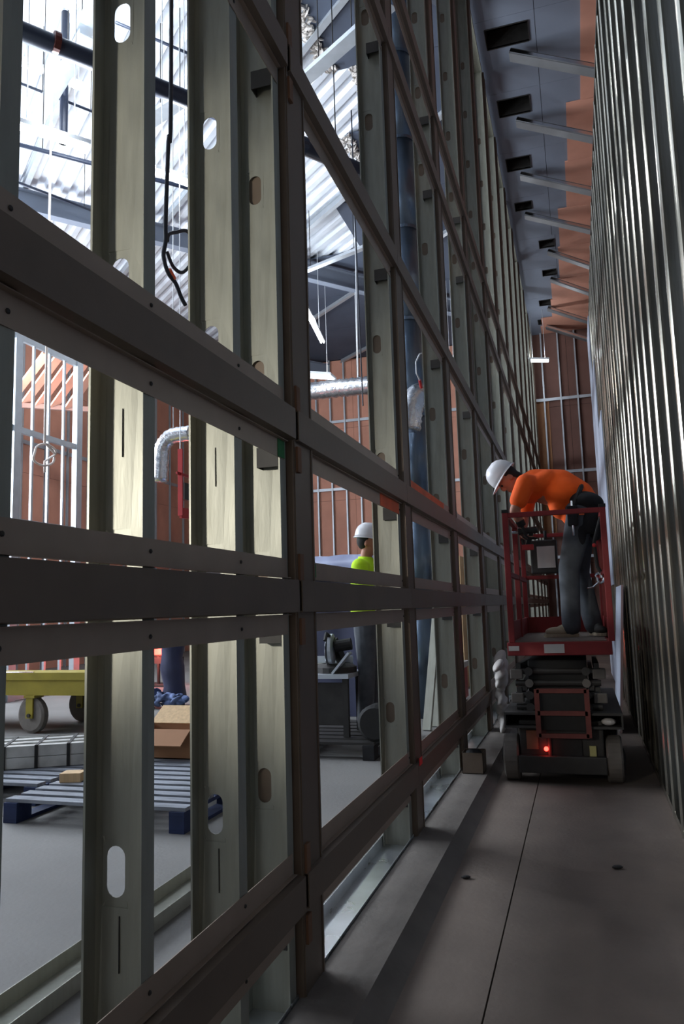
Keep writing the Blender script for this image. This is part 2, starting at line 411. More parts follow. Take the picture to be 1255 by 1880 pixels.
# clip the strip deck to the hall by building every rib as its own short strip
def clip_line(o, d):
    t0, t1 = -60., 60.
    for ax, lo, hi in ((0, XL-.05, -1.13), (1, YN-.1, YE+.1)):
        if abs(d[ax]) < 1e-9: continue
        a, b = (lo-o[ax])/d[ax], (hi-o[ax])/d[ax]
        if a > b: a, b = b, a
        t0, t1 = max(t0, a), min(t1, b)
    return (t0, t1) if t1-t0 > .05 else None
C0 = Vector((-7, 10, 0))
for i in range(len(prof)-1):
    (u0, z0), (u1, z1) = prof[i], prof[i+1]
    c = clip_line(C0+D1*((u0+u1)/2), D2)
    if not c: continue
    p, q = C0+D1*u0, C0+D1*u1; a, b = c
    mb.add([p+D2*a+Vector((0, 0, HC+.05+z0)), q+D2*a+Vector((0, 0, HC+.05+z1)), q+D2*b+Vector((0, 0, HC+.05+z1)), p+D2*b+Vector((0, 0, HC+.05+z0)),
            p+D2*a+Vector((0, 0, HC+.052+z0)), q+D2*a+Vector((0, 0, HC+.052+z1)), q+D2*b+Vector((0, 0, HC+.052+z1)), p+D2*b+Vector((0, 0, HC+.052+z0))],
           [(0, 1, 2, 3), (4, 7, 6, 5)])
obj('corrugated_deck', mb, DECK, ce)
# purlins and beams under the deck
def clip_seg(o, d, m=.15):
    c = clip_line(o, d); return (o+d*(c[0]+m), o+d*(c[1]-m)) if c else None
k = 0
for off in (-9, -6.2, -3.4, -.6, 2.2, 5.0, 7.8, 10.6):
    s = clip_seg(C0+D1*off, D2)
    if s:
        z = Vector((0, 0, HC-.12)); mb = MB()
        mb.bar(s[0]+z, s[1]+z, .10, .012); mb.bar(s[0]+z+Vector((0, 0, .15)), s[1]+z+Vector((0, 0, .15)), .10, .012); mb.bar(s[0]+z+Vector((0, 0, .075)), s[1]+z+Vector((0, 0, .075)), .008, .15)
        obj('purlin', mb, PALESTEEL, ce)
for off in (-5.0, 3.2, 9.5):
    s = clip_seg(C0+D2*off, D1)
    if s:
        z = Vector((0, 0, HC-.55)); mb = MB()
        mb.bar(s[0]+z, s[1]+z, .2, .02); mb.bar(s[0]+z+Vector((0, 0, .40)), s[1]+z+Vector((0, 0, .40)), .2, .02); mb.bar(s[0]+z+Vector((0, 0, .2)), s[1]+z+Vector((0, 0, .2)), .012, .4)
        obj('roof_beam', mb, GREYC, ce)

# ================================================================== LEFT STUD WALL
WL = struct(empty('wall_left', (XS, 0, 0)), 'tall open wall of galvanized steel studs and horizontal hat girts left of the corridor', 'stud wall')
HW = 9.62
slots = [.70+.705*i for i in range(12)]
me_stud = stud_mesh('left_stud', HW, slots=slots)
posts = [2.45+1.77*i for i in range(-2, 13)]
studs = [.60, 1.10, 1.58, 2.076]+[p-.012 for p in posts if p > 0]
def loc_in(parent, p): return Vector(p)-wloc(parent)
for y in studs: link_mesh('stud', me_stud, WL, loc_in(WL, (XS, y, .004)))
# short vertical saw cuts / screws on the nearest webs
for y in (1.58, 2.076):
    for z in (1.72, .55):
        obj('web_slit', MB().box(-1.036, -1.034, y-.0045, y-.0023, z-.06, z+.06), DARK, WL)
for p in posts:
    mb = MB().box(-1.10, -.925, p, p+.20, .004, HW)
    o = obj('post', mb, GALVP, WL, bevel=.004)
    obj('post_lip', MB().box(-.925, -.921, p+.006, p+.018, .01, HW).box(-.925, -.921, p+.182, p+.194, .01, HW), GALVP, o)
# tracks
def track(name, z0, up):
    mb = MB().box(-1.105, -.945, YN, YE, z0, z0+.003)
    a, b = (z0, z0+.06) if up else (z0-.06, z0)
    mb.box(-1.107, -1.104, YN, YE, a, b).box(-.946, -.943, YN, YE, a, b)
    return mb
obj('bottom_track', track('t', .001, True), TRACKM, WL)
obj('top_track', track('t', HW+.006, False), GALV, WL)
# girts: hat section = face channel + two brims on the studs
def hat_face(y0, y1, zc):
    hw = .058
    prof = [(XS, zc+hw), (XC, zc+hw-.004), (XC, zc-hw+.004), (XS, zc-hw), (XS, zc-hw+.004), (XC-.004, zc-hw+.008), (XC-.004, zc+hw-.008), (XS, zc+hw-.004)]
    return MB().prism(prof, (0, y0, 0), (0, y1, 0), (1, 0, 0), (0, 0, 1))
me_screw = None
def screw(parent, x, y, z):
    global me_screw
    if me_screw is None:
        mb = MB().lathe([(.0055, 0), (.0055, .002), (.003, .004)], (0, 0, 0), (1, 0, 0), 8)
        me_screw = bpy.data.meshes.new('screw'); me_screw.from_pydata(mb.v, [], mb.f); me_screw.materials.append(CHAS)
    link_mesh('screw', me_screw, parent, loc_in(parent, (x, y, z)))
zs = [.37, 1.328, 1.925, 3.34, 4.80, 5.46]
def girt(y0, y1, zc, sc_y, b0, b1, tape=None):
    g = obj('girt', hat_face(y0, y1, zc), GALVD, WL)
    for s in (1, -1):
        lo, hi = (zc+.061, zc+.1275) if s > 0 else (zc-.1275, zc-.061)
        br = MB().box(XS+.001, XS+.0035, b0, b1, lo, hi)
        lipz = (zc+.061, zc+.0635) if s > 0 else (zc-.0635, zc-.061)
        br.box(XS+.001, XS+.018, b0, b1, *lipz)
        obj('brim', br, GALVB, g)
        for y in sc_y: screw(g, XS+.0036, y, zc+s*.098)
    return g
for zc in zs:
    girt(.30, 2.440, zc, (.60-.022, 1.10-.022, 1.58-.022, 2.076-.022), .46, 2.425)
    for i, p in enumerate(posts):
        if p < 2 or p > 22: continue
        y0, y1 = p+.02, p+1.77+.016
        girt(y0, min(y1, YE-.1), zc, (p+1.735,) if p < 6 else (), p+.205, min(p+1.75, YE-.1))
    # clip angles and shims at the near posts
    for y in (2.438, 4.208, 5.978, 7.748):
        mb = MB().box(-1.035, -.957, y-.052, y-.048, zc-.155, zc-.085).box(-1.035, -1.031, y-.05, y-.0025, zc-.155, zc-.085).box(-1.035, -.957, y-.05, y-.0025, zc-.088, zc-.085)
        obj('clip_angle', mb, CHAS, WL)
    for y in (2.465,):
        for s in (.10, -.12): obj('shim', MB().box(-.924, -.912, y, y+.035, zc+s-.045, zc+s+.045), SHIM, WL)
# tape marks and a painted red reflection on the girts
obj('green_tape', MB().box(XS+.004, XS+.006, 2.66, 2.72, 1.40, 1.45), GREEN, WL)
obj('green_tape', MB().box(XS+.0036, XS+.0056, 2.36, 2.42, 1.80, 1.86), GREEN, WL)
obj('orange_tape', MB().box(XS+.0036, XS+.0056, 4.52, 5.7, 1.995, 2.05), ORTAPE, WL)
obj('orange_tape', MB().box(XS+.0036, XS+.0056, 3.75, 4.17, 1.80, 1.86), ORTAPE, WL)
obj('red_glint', MB().box(XC+.001, XC+.003, 4.26, 4.34, .41, .45), REDGLINT, WL)
# second track on the hall floor, parallel to the wall
mb = MB().box(-1.90, -1.74, .2, 3.8, .001, .004).box(-1.902, -1.898, .2, 3.8, .001, .06).box(-1.742, -1.738, .2, 3.8, .001, .06)
tag(obj('floor_track', mb, GALV), 'shiny empty steel floor track lying parallel to the stud wall', 'track')

# ================================================================== RIGHT STUD WALL
WR = struct(empty('wall_right', (XR, 0, 0)), 'close-set galvanized stud wall right of the corridor', 'stud wall')
HR = 6.2; YR1 = 14.6
me_rs = stud_mesh('right_stud', HR, depth=.092, flange=.052, lip=.010, m=GALVR, bow=.011)
y = -.6; yl = []
while y < YR1:
    o = link_mesh('stud', me_rs, WR, loc_in(WR, (XR+.004*R.uniform(-1, 1), y, .004))); o.scale.x = -1; yl.append(y)
    y += .405
# boards on the far side of the right studs
u = -1.
while u < YR1:
    for z0 in (0, 2.44, 4.88): obj('backing_board', MB().box(XR+.095, XR+.108, u+.003, min(u+1.22, YR1)-.003, z0+.01, min(z0+2.44, HR)-.003), GREYC, WR)
    u += 1.22
obj('bottom_track', MB().box(XR-.003, XR+.095, -1, YR1, .001, .003).box(XR-.006, XR-.003, -1, YR1, .001, .045), GALVR, WR)
obj('top_track', MB().box(XR-.003, XR+.095, -1, YR1, HR+.004, HR+.007).box(XR-.006, XR-.003, -1, YR1, HR-.04, HR+.007), GALVR, WR)
# pale boards already fixed on the last stretch
for k, (a, b, z0, z1) in enumerate(((10.9, 12.1, 1.5, 3.9), (12.11, 13.3, 1.5, 5.0), (13.31, 14.55, 1.5, 6.15), (12.11, 13.3, .02, 1.49), (13.31, 14.55, .02, 1.49))):
    obj('wall_board', MB().box(XR-.02, XR-.007, a, b, z0, z1), BOARDW, WR)
# kicker braces from the ceiling openings over the wall head to the outer wall
for i, (hy, hxx, a, b) in enumerate(hs):
    hb = hy+b/2+.14; p = Vector((hxx+.02, hb, HC-.06)); q = Vector((XO-.02, hb+.02, HC-.98))
    d = (q-p).normalized(); yv = Vector((0, 1, 0)); n = d.cross(yv).normalized()
    w2, h2, t = .10, .045, .003
    prof = [(-w2, -h2), (w2, -h2), (w2, h2), (w2-t, h2), (w2-t, -h2+t), (-w2+t, -h2+t), (-w2+t, h2), (-w2, h2)]
    o = obj('brace', MB().prism(prof, p, q, yv, n), BRACE, WR)
    obj('edge_glint', MB().bar(p-yv*(w2+.004)+n*h2*0, q-yv*(w2+.004), .012, .05, n), CHROME, o)  # polished strip added as the light caught along the brace edge

# ================================================================== LAMPS OF THE HALL
def strip_light(p, q, label, power=60, w=.12, color=(.86, .93, 1.0), hang=True, group=None):
    p, q = Vector(p), Vector(q); c = (p+q)/2; t = thing('strip_light', c, label, 'light', group)
    d = (q-p).normalized(); side = d.cross(Vector((0, 0, 1))).normalized()
    obj('housing', MB().bar(p+Vector((0, 0, .05)), q+Vector((0, 0, .05)), w, .05), LAMPF, t)
    for s in (-1, 1): obj('tube', MB().tube([p+side*s*w*.27+d*.03, q+side*s*w*.27-d*.03], .016, 8), TUBE, t)
    for s in (.2, .8):
        a = p.lerp(q, s)
        if hang: obj('hanger', MB().tube([a+Vector((0, 0, .075)), Vector((a.x, a.y, HC+.04))], .006, 6), LAMPF, t)
    if power:
        point_light('tube_glow', c+Vector((0, 0, .16)), power, color, .12)
    return t
a, b = onZ(18, 228, 6.5), onZ(164, 273, 6.5)
strip_light(a, b, 'long lit strip light hanging at the upper left behind the first studs', 300)
a, b = onZ(283, 316, 6.5), onZ(352, 340, 6.5)
strip_light(a, b, 'lit strip light seen in the narrow gap beside the hanging black cable', 190)
a, b = onZ(108, 2, 8.6), onZ(143, 18, 8.6); strip_light(a, b, 'short lit strip light at the top left corner above the navy pipe', 160)
a, b = onZ(38, 116, 8.8), onZ(82, 134, 8.8); strip_light(a, b, 'small lit strip light just below the navy pipe at the far left', 0)
a, b = onZ(120, 150, 8.8), onZ(150, 163, 8.8); strip_light(a, b, 'small lit strip light beside the drop pipe at the upper left', 0)
a, b = onZ(558, 562, 7.6), onZ(592, 630, 7.6); strip_light(a, b, 'thin lit strip light running away behind the open bay, above the foil duct', 60)
a, b = onY(556, 690, 17.0), onY(612, 694, 17.0); strip_light(a, b, 'broad white strip light over the foil duct in the open bay', 120, w=.45)
a, b = onY(970, 663, 22.0), onY(1008, 663, 22.0); strip_light(a, b, 'lit strip light high at the far end of the corridor', 35, w=.22)
a, b = onY(824, 683, 19.0), onY(835, 683, 19.0); strip_light(a, b, 'bright lamp between the third and fourth studs, left of the pair', 50)
a, b = onY(870, 679, 19.5), onY(881, 679, 19.5); strip_light(a, b, 'bright lamp between the far studs, right of the pair', 50)

a, b = onX(-14, 676, -10.4), onX(14, 690, -10.4); strip_light(a, b, 'bright strip light at the left edge in front of the orange wall', 330, color=(1.0, .95, .90))
# work light on a tripod in the hall, left of the camera
WLP = Vector((-2.6, -.6, 0)); WLD = Vector((math.sin(math.radians(31)), math.cos(math.radians(31)), 0)); WLS = Vector((WLD.y, -WLD.x, 0))
t = thing('work_light', WLP, 'tripod work light shining on the stud webs from inside the hall', 'work light')
for k in range(3):
    an = 2*math.pi*k/3+.4; obj('leg', MB().tube([WLP+Vector((.45*math.cos(an), .45*math.sin(an), .015)), WLP+Vector((0, 0, .8))], .014, 8), YEL, t)
obj('pole', MB().tube([WLP+Vector((0, 0, .75)), WLP+Vector((0, 0, 1.75))], .018, 8), YEL, t)
hd = obj('lamp_head', MB().obox(WLP+Vector((0, 0, 1.88)), WLS*.15, WLD*.05, (0, 0, .11)), CHAS, t, bevel=.01)
obj('lens', MB().obox(WLP+Vector((0, 0, 1.88))+WLD*.053, WLS*.13, WLD*.004, (0, 0, .09)), LENS, hd)
sl_ = bpy.data.lights.new('work_glow', 'SPOT'); sl_.energy = 270; sl_.color = (1.0, .95, .84); sl_.spot_size = math.radians(34); sl_.spot_blend = .55; sl_.shadow_soft_size = .10
so_ = bpy.data.objects.new('work_glow', sl_); col.objects.link(so_); so_.location = WLP+Vector((0, 0, 1.88))+WLD*.10
so_.rotation_euler = (WLD+Vector((0, 0, .02))).to_track_quat('-Z', 'Y').to_euler(); so_.scale = (1, 1.35, 1)

# ================================================================== PIPES, DUCTS, CABLES
def spline(P, it=3, n=6):
    P = [Vector(p) for p in P]; out = []
    for i in range(len(P)-1):
        p0, p1, p2, p3 = P[max(i-1, 0)], P[i], P[i+1], P[min(i+2, len(P)-1)]
        for k in range(n):
            t = k/n; out.append(.5*((2*p1)+(p2-p0)*t+(2*p0-5*p1+4*p2-p3)*t*t+(3*p1-p0-3*p2+p3)*t*t*t))
    return out+[P[-1]]
def hline(px0, px1, z, ext=0.):
    a, b = onZ(*px0, z), onZ(*px1, z); d = (b-a).normalized(); return a-d*ext, b+d*ext
a, b = hline((50, 62), (580, 280), 7.0, 1.2)
t = thing('main_pipe', (a+b)/2, 'thick navy pipe running across the top left behind the studs', 'pipe')
obj('pipe', MB().tube([a, b], .095, 16), PIPE, t, smooth=True)
c = onZ(103, 78, 7.0); obj('clamp', MB().tube([c-(b-a).normalized()*.03, c+(b-a).normalized()*.03], .103, 16), REDW, t)
c2 = onZ(550, 265, 7.0); obj('coupling', MB().tube([c2-(b-a).normalized()*.08, c2+(b-a).normalized()*.08], .108, 16), PIPE, t)
for s in (.15, .5, .85):
    p = a.lerp(b, s); obj('hanger_rod', MB().tube([p+Vector((0, 0, .09)), Vector((p.x, p.y, HC+.03))], .008, 6), CHAS, t)
a, b = hline((20, 262), (345, 345), 7.3, .8)
a.z = b.z = 7.3
t = thing('branch_pipe', (a+b)/2, 'thinner dark pipe behind the long strip light', 'pipe')
obj('pipe', MB().tube([a, b], .03, 10), PIPE, t, smooth=True)
for s in (.3, .7):
    p = a.lerp(b, s); obj('hanger_rod', MB().tube([p, Vector((p.x, p.y, HC+.03))], .006, 6), CHAS, t)
p = onZ(118, 158, 8.6); q = Vector((p.x, p.y, 7.75))
t = thing('drop_pipe', q, 'dark vertical drop pipe hanging from the ceiling at the upper left', 'pipe')
obj('pipe', MB().tube([(p.x, p.y, HC+.02), q], .055, 12), PIPE, t, smooth=True); obj('cap', MB().tube([q+Vector((0, 0, .06)), q], .065, 12), CHAS, t)
for (pa, pb, z, r, lab) in (((30, 150), (170, 205), 8.9, .02, 'thin grey conduit below the top left strip lights'), ((20, 330), (165, 385), 8.7, .025, 'thin grey conduit low in the first gap at the left'), ((280, 70), (350, 100), 8.9, .02, 'thin grey conduit high in the gap by the black cable')):
    a, b = hline(pa, pb, z, .5); t = thing('conduit', (a+b)/2, lab, 'conduit')
    obj('tube', MB().tube([a, b], r, 8), PIPE, t, smooth=True)
    for f in (.25, .75):
        p = a.lerp(b, f); obj('hanger_rod', MB().tube([p, Vector((p.x, p.y, HC+.045))], .006, 6), CHAS, t)
# pale diagonal channels under the ceiling
def channel(pa, pb, z, w, label):
    a, b = onZ(*pa, z), onZ(*pb, z); d = (b-a).normalized(); s = d.cross(Vector((0, 0, 1)))
    prof = [(-w, 0), (w, 0), (w, .06), (w-.006, .06), (w-.006, .006), (-w+.006, .006), (-w+.006, .06), (-w, .06)]
    t = thing('ceiling_channel', (a+b)/2, label, 'channel')
    obj('rail', MB().prism(prof, a-d*.6, b+d*.6, s, (0, 0, 1)), PALESTEEL, t)
    for f in (.1, .9):
        p = a.lerp(b, f); obj('hanger_rod', MB().tube([p+Vector((0, 0, .005)), Vector((p.x, p.y, HC+.04))], .007, 6), CHAS, t)
channel((578, 133), (654, 66), 8.0, .09, 'pale steel channel slanting under the ceiling in the open bay')
channel((72, 215), (130, 118), 8.4, .10, 'pale steel channel crossing the ceiling under the navy pipe at the far left')
channel((148, 75), (170, 25), 8.6, .10, 'pale steel channel in the very top left corner by the second stud')
channel((290, 215), (335, 185), 8.3, .12, 'pale steel channel in the gap between the second and third studs')
channel((560, 500), (660, 460), 8.4, .06, 'thin steel channel low in the open bay above the strip light')
# horizontal foil duct
a, b = onY(530, 722, 17.6), onY(690, 706, 17.6)
mb = MB(); n = 28
pts = [a.lerp(b, i/n)+Vector((R.uniform(-.01, .01), 0, R.uniform(-.01, .01))) for i in range(n+1)]
mb.tube(pts, [.22+(.012 if i % 2 else -.008) for i in range(n+1)], 16)
t = tag(obj('foil_duct', mb, FOIL, smooth=True), 'long horizontal foil insulated duct across the open bay', 'duct')
for f in (.2, .8):
    p = a.lerp(b, f); obj('hanger_strap', MB().tube([p+Vector((0, 0, .2)), Vector((p.x, p.y, HC+.04))], .012, 6), LAMPF, t)
# foil flex elbows
def flex(pts, r, label, m=FOIL, strap=None):
    P = []
    for i in range(len(pts)-1):
        for k in range(8): P.append(Vector(pts[i]).lerp(Vector(pts[i+1]), k/8))
    P.append(Vector(pts[-1]))
    for _ in range(6): P = [P[0]]+[(P[i-1]+P[i]*2+P[i+1])/4 for i in range(1, len(P)-1)]+[P[-1]]
    o = tag(obj('flex_duct', MB().tube(P, [r*(1.04 if i % 2 else .95) for i in range(len(P))], 16), m, smooth=True), label, 'duct')
    if strap: obj('hanger_strap', MB().bar(strap, (strap.x, strap.y, HC+.045), .02, .004, (1, 0, 0)), LAMPF, o)
    return o
flex([onY(352, 795, 9.0), onY(312, 800, 9.0), onY(296, 822, 9.0), onY(293, 885, 9.0)], .105, 'crinkled foil flex duct elbow between the second and third studs', strap=onY(318, 800, 9.0))
flex([onY(782, 722, 8.98), onY(766, 726, 8.62), onY(754, 745, 8.5), onY(750, 790, 8.5)], .14, 'crinkled foil flex duct elbow beside the round column duct')
# round column duct
c = onY(766, 1000, 9.0)
t = thing('column_duct', (c.x, 9.0, 0), 'tall round blue grey steel duct standing behind the stud wall', 'duct')
z = 0.
for k, z1 in enumerate((1.2, 2.4, 3.6, 4.8, 6.0, 7.2, 8.4, 9.72)):
    obj('duct_section', MB().tube([(c.x, 9, z+.004), (c.x, 9, z1-.004)], .165, 28), DUCT, t, smooth=True)
    obj('joint_ring', MB().tube([(c.x, 9, z1-.02), (c.x, 9, z1+.02 if z1 < 9 else z1)], .171, 28), DUCT, t); z = z1
# hanging black cable with loop
X = -2.35
pts = [onX(318, -60, X), onX(314, 120, X), onX(309, 260, X), onX(304, 400, X), onX(304, 440, X), onX(300, 470, X), onX(308, 500, X), onX(322, 520, X), onX(332, 545, X), onX(340, 560, X)]
pts = [Vector((pts[0].x, pts[0].y, HC+.04)), ]+pts[1:]
t = tag(obj('hanging_cable', MB().tube(spline(pts), .014, 8), CABLE, smooth=True), 'long black cable hanging between the second and third studs', 'cable')
lp = [onX(304, 440, X)+Vector((0, .02, 0)), onX(310, 430, X), onX(325, 426, X), onX(342, 424, X), onX(352, 440, X), onX(350, 480, X), onX(335, 500, X), onX(318, 490, X), onX(306, 462, X)]
obj('loop', MB().tube(spline(lp), .012, 8), CABLE, t, smooth=True)
obj('red_tie', MB().tube([onX(309, 496, X), onX(318, 512, X)], .020, 8), ORTAPE, t)
# thin hanging rods
for (pa, pb, X, lab, m, r) in (((651, 395), (657, 690), -3.4, 'thin steel rod hanging in the middle of the open bay', LAMPF, .012),
                              ((651, 395), (666, 745), -3.2, 'dark thin cable hanging in front of the far orange wall', CABLE, .012),
                              ((735, 210), (739, 320), -2.6, 'fine pale wire hanging right of the second post', LAMPF, .006)):
    p, q = onX(*pa, X), onX(*pb, X)
    tag(obj('hanging_rod', MB().tube([(p.x, p.y, HC+.04), p, q], r, 6), m), lab, 'rod')
# cable tangle high up behind post two
ps = [onX(x, y, -2.2) for x, y in ((722, 340), (732, 330), (748, 328), (750, 345), (742, 352), (730, 362), (726, 350), (735, 368), (755, 380))]
tag(obj('cable_tangle', MB().tube([(ps[0].x, ps[0].y, HC-.012)]+spline(ps), .010, 6), CABLE), 'tangled thin cable hanging right of the second post', 'cable')
ps = [onX(x, y, -1.5) for x, y in ((782, 645), (770, 650), (763, 665), (764, 685), (770, 698), (773, 712))]
t = tag(obj('hook_wire', MB().tube([(ps[0].x, ps[0].y, HC-.012)]+ps, .008, 6), LAMPF), 'bent pale wire hook hanging in front of the round duct', 'wire')
obj('red_end', MB().tube([ps[-2], ps[-1]], .016, 8), TOOLRED, t)
# coil of cream wire and box hung in front of the left orange wall
cc = onX(82, 835, -6.0); ex = (onX(104, 835, -6.0)-cc); ez = (onX(82, 815, -6.0)-cc)
ring = [cc+ex*math.cos(k*math.pi/12)*(.9+.1*math.sin(k))+ez*math.sin(k*math.pi/12) for k in range(25)]
t = tag(obj('wire_coil', MB().tube([(cc.x, cc.y, HC+.04), cc+ez*1.1]+ring+[cc-ez*.6, cc-ez*1.6], .014, 6), WIRE, smooth=True), 'loop of cream wire hanging in front of the orange wall at the left', 'wire')
# red hose reel bracket right of the elbow
c = onX(331, 905, -4.4)
t = thing('red_bracket', c, 'red metal hanger frame below the foil elbow between the studs', 'bracket')
p0, p1 = onX(324, 868, -4.4), onX(338, 948, -4.4)
obj('frame', MB().bar((c.x, c.y, p0.z+.3), (c.x, c.y, p1.z), .02, .06, (1, 0, 0)).bar(p0, p0+Vector((0, .28, 0)), .02, .03).bar((c.x, c.y, p1.z+.03), (c.x, c.y+.28, p1.z+.05), .03, .12), TOOLRED, t)
obj('hanger_rod', MB().tube([(c.x, c.y, p0.z+.28), (c.x, c.y, HC+.045)], .005, 6), LAMPF, t)
obj('panel', MB().obox((c.x, c.y+.12, (p0.z+p1.z)/2+.05), (.03, 0, 0), (0, .07, 0), (0, 0, .1)), CHAS, t)
# framed partition in front of the left orange wall
t = thing('steel_partition', (-8.6, 11.0, 0), 'pale steel framed partition in front of the orange wall at the left', 'partition')
X = -8.6
pa, pb = onX(28, 800, X), onX(142, 800, X)
for yy in (pa.y, pb.y): obj('post', MB().box(X-.05, X+.05, yy-.08, yy+.08, 0, 6.0), PALESTEEL, t)
for zz in (onX(80, 640, X).z, onX(80, 803, X).z, onX(80, 965, X).z, .06): obj('rail', MB().box(X-.03, X+.03, pa.y-2.0, pb.y+.08, zz-.05, zz+.05), PALESTEEL, t)
for k in range(1, 4):
    yy = pa.y+(pb.y-pa.y)*k/4; obj('stud', MB().box(X-.02, X+.02, yy-.022, yy+.022, 0, 6.0), PALESTEEL, t)
# orange soffit planks slanting over that partition
t = thing('plank_soffit', (-10.4, 12, 5), 'row of slanting orange planks above the pale partition at the left', 'soffit')
for k in range(5):
    a = onY(60+k*26-40, 735+k*4, 13.2); b = onY(60+k*26+26, 648+k*2, 12.2)
    a.x -= .0
    obj('plank', MB().bar(a, b, .16, .05), ORANGE, t)
obj('beam', MB().bar(onY(0, 742, 13.2), onY(165, 752, 13.2), .1, .1), ORANGED, t)

# ================================================================== SCISSOR LIFT
LX, LY0, LY1 = -.20, 5.75, 7.50
L = thing('scissor_lift', (LX, 6.6, 0), 'red railed scissor lift parked in the corridor, carrying the bending worker', 'scissor lift')
ch = obj('chassis', MB().box(LX-.29, LX+.29, 5.82, 7.42, .10, .44), CHAS, L, bevel=.012)
obj('rear_bumper', MB().box(LX-.30, LX+.30, 5.76, 5.82, .08, .20), CHAS, ch, bevel=.008)
obj('battery_door', MB().box(LX-.10, LX+.14, 5.805, 5.82, .20, .34), BLACK, ch)
obj('charger_panel', MB().box(LX-.24, LX-.16, 5.80, 5.82, .24, .37), SHIM, ch)
obj('small_plate', MB().box(LX+.19, LX+.235, 5.80, 5.82, .20, .27), LABELY, ch)
obj('charge_pipe', MB().tube([(LX-.08, 5.80, .12), (LX-.08, 5.80, .34)], .014, 8), REDW, ch)
obj('tie_rod', MB().tube([(LX-.22, 5.79, .16), (LX+.22, 5.79, .16)], .016, 8), CHAS, ch)
for sx in (-1, 1):
    for wy in (5.93, 7.28):
        c = (LX+sx*.355, wy, .165)
        wh = obj('wheel', MB().lathe([(.12, -.055), (.15, -.055), (.163, -.042), (.163, .042), (.15, .055), (.12, .055)], c, (1, 0, 0), 28), TYRE, L, smooth=False)
        obj('hub', MB().lathe([(.075, 0), (.075, .010), (.04, .02)], (c[0]+sx*.055, wy, .165), (sx, 0, 0), 16), CHAS, wh)
    # fork pockets / side trays above the wheels
    a, b = (LX-.385, LX-.15) if sx < 0 else (LX+.19, LX+.425)
    tr = MB().box(a, b, 5.74, 7.4, .488, .505).box(a, b, 5.74, 7.4, .395, .412).box(a, a+.012, 5.74, 7.4, .412, .488).box(b-.012, b, 5.74, 7.4, .412, .488)
    obj('side_tray', tr, CHAS, L)
obj('tray_rag', MB().ell((LX+.33, 5.80, .44), (.05, 0, 0), (0, .05, 0), (0, 0, .026), 10, 6), LABEL, L)
# entry ladder at the rear: worn red frame with two rungs
lf = MB(); x0, x1 = LX-.145, LX+.195
for xx in (x0, x1): lf.bar((xx, 5.72, .34), (xx, 5.72, .67), .035, .03, (0, 1, 0))
for zz in (.35, .505, .66): lf.bar((x0, 5.72, zz), (x1, 5.72, zz), .03, .03)
obj('ladder', lf, REDW, L)
obj('ladder_back', MB().box(x0, x1, 5.76, 5.79, .38, .64), BLACK, L)
# folded scissor pack
zz = .53
for k in range(4):
    for sx in (-1, 1):
        o = .235+(.04 if k % 2 else 0)
        flip = (k % 2)*2-1
        obj('scissor_arm', MB().bar((LX+sx*o, 5.86, zz+flip*.025), (LX+sx*o, 7.36, zz-flip*.025), .035, .06), CHAS, L)
    obj('cross_tube', MB().tube([(LX-.30, 5.87, zz), (LX+.30, 5.87, zz)], .022, 10), CHAS, L)
    for sx in (-1, 1): obj('pivot_pin', MB().tube([(LX+sx*.20, 5.83, zz), (LX+sx*.20, 5.88, zz)], .03, 12), TYRE if k == 2 else CHAS, L)
    zz += .085
obj('power_unit', MB().box(LX-.21, LX+.21, 5.92, 7.3, .50, .86), BLACK, L, bevel=.01)
for sx in (-1, 1):
    for zz in (.56, .73): obj('roller_block', MB().box(LX+sx*.29-.045, LX+sx*.29+.045, 5.84, 5.92, zz, zz+.07), TYRE, L, bevel=.008)
obj('lift_cylinder', MB().tube([(LX, 5.95, .52), (LX, 7.0, .80)], .045, 14), CHAS, L)
# platform
dk = obj('platform', MB().box(LX-.335, LX+.39, LY0, LY1, .905, 1.0), REDP, L, bevel=.006)
obj('tread_plate', MB().box(LX-.30, LX+.355, LY0+.03, LY1-.03, 1.0, 1.006), DECKP, dk)
obj('label_plate', MB().box(LX-.075, LX+.065, LY0-.004, LY0, .922, .985), LABEL, dk)
obj('label_plate', MB().box(LX-.325, LX-.25, LY0-.004, LY0, .94, .975), LABEL, dk)
RT = 1.955; rs = .021
x0, x1 = LX-.30, LX+.39
corners = [(x0, LY0+.02), (x1, LY0+.02), (x0, LY1-.02), (x1, LY1-.02), (x0, 6.62), (x1, 6.62)]
for i, (xx, yy) in enumerate(corners):
    p = obj('rail_post', MB().box(xx-rs, xx+rs, yy-rs, yy+rs, 1.0, RT), REDP, L, bevel=.004)
    if i < 4: obj('post_cap', MB().box(xx-rs-.002, xx+rs+.002, yy-rs-.002, yy+rs+.002, RT-.002, RT+.022), BLACK, p)
def rail(p, q): obj('guard_rail', MB().bar(p, q, .036, .036), REDP, L, bevel=.004)
for xx in (x0, x1):
    for z in (RT-.02, 1.50): rail((xx, LY0+.04, z), (xx, LY1-.04, z))
rail((x0+.02, LY0+.02, RT-.02), (x1-.02, LY0+.02, RT-.02))
for z in (RT-.04, 1.52): rail((x0+.02, LY1-.02, z), (x1-.02, LY1-.02, z))
for xx, a, b in ((x0, LY0+.04, LY1-.04), (x1, LY0+.04, LY1-.04)):
    obj('toe_board', MB().box(xx-.008, xx+.008, a, b, 1.006, 1.15), REDP, L)
obj('toe_board', MB().box(x0+.02, x1-.02, LY1-.028, LY1-.012, 1.006, 1.15), REDP, L)
cbx = obj('control_box', MB().box(LX-.22, LX+.02, LY1-.22, LY1-.05, 1.55, 1.86), CHAS, L, bevel=.012)
obj('paper_holder', MB().box(LX-.16, LX+.00, LY1-.225, LY1-.221, 1.60, 1.80), LABEL, cbx)
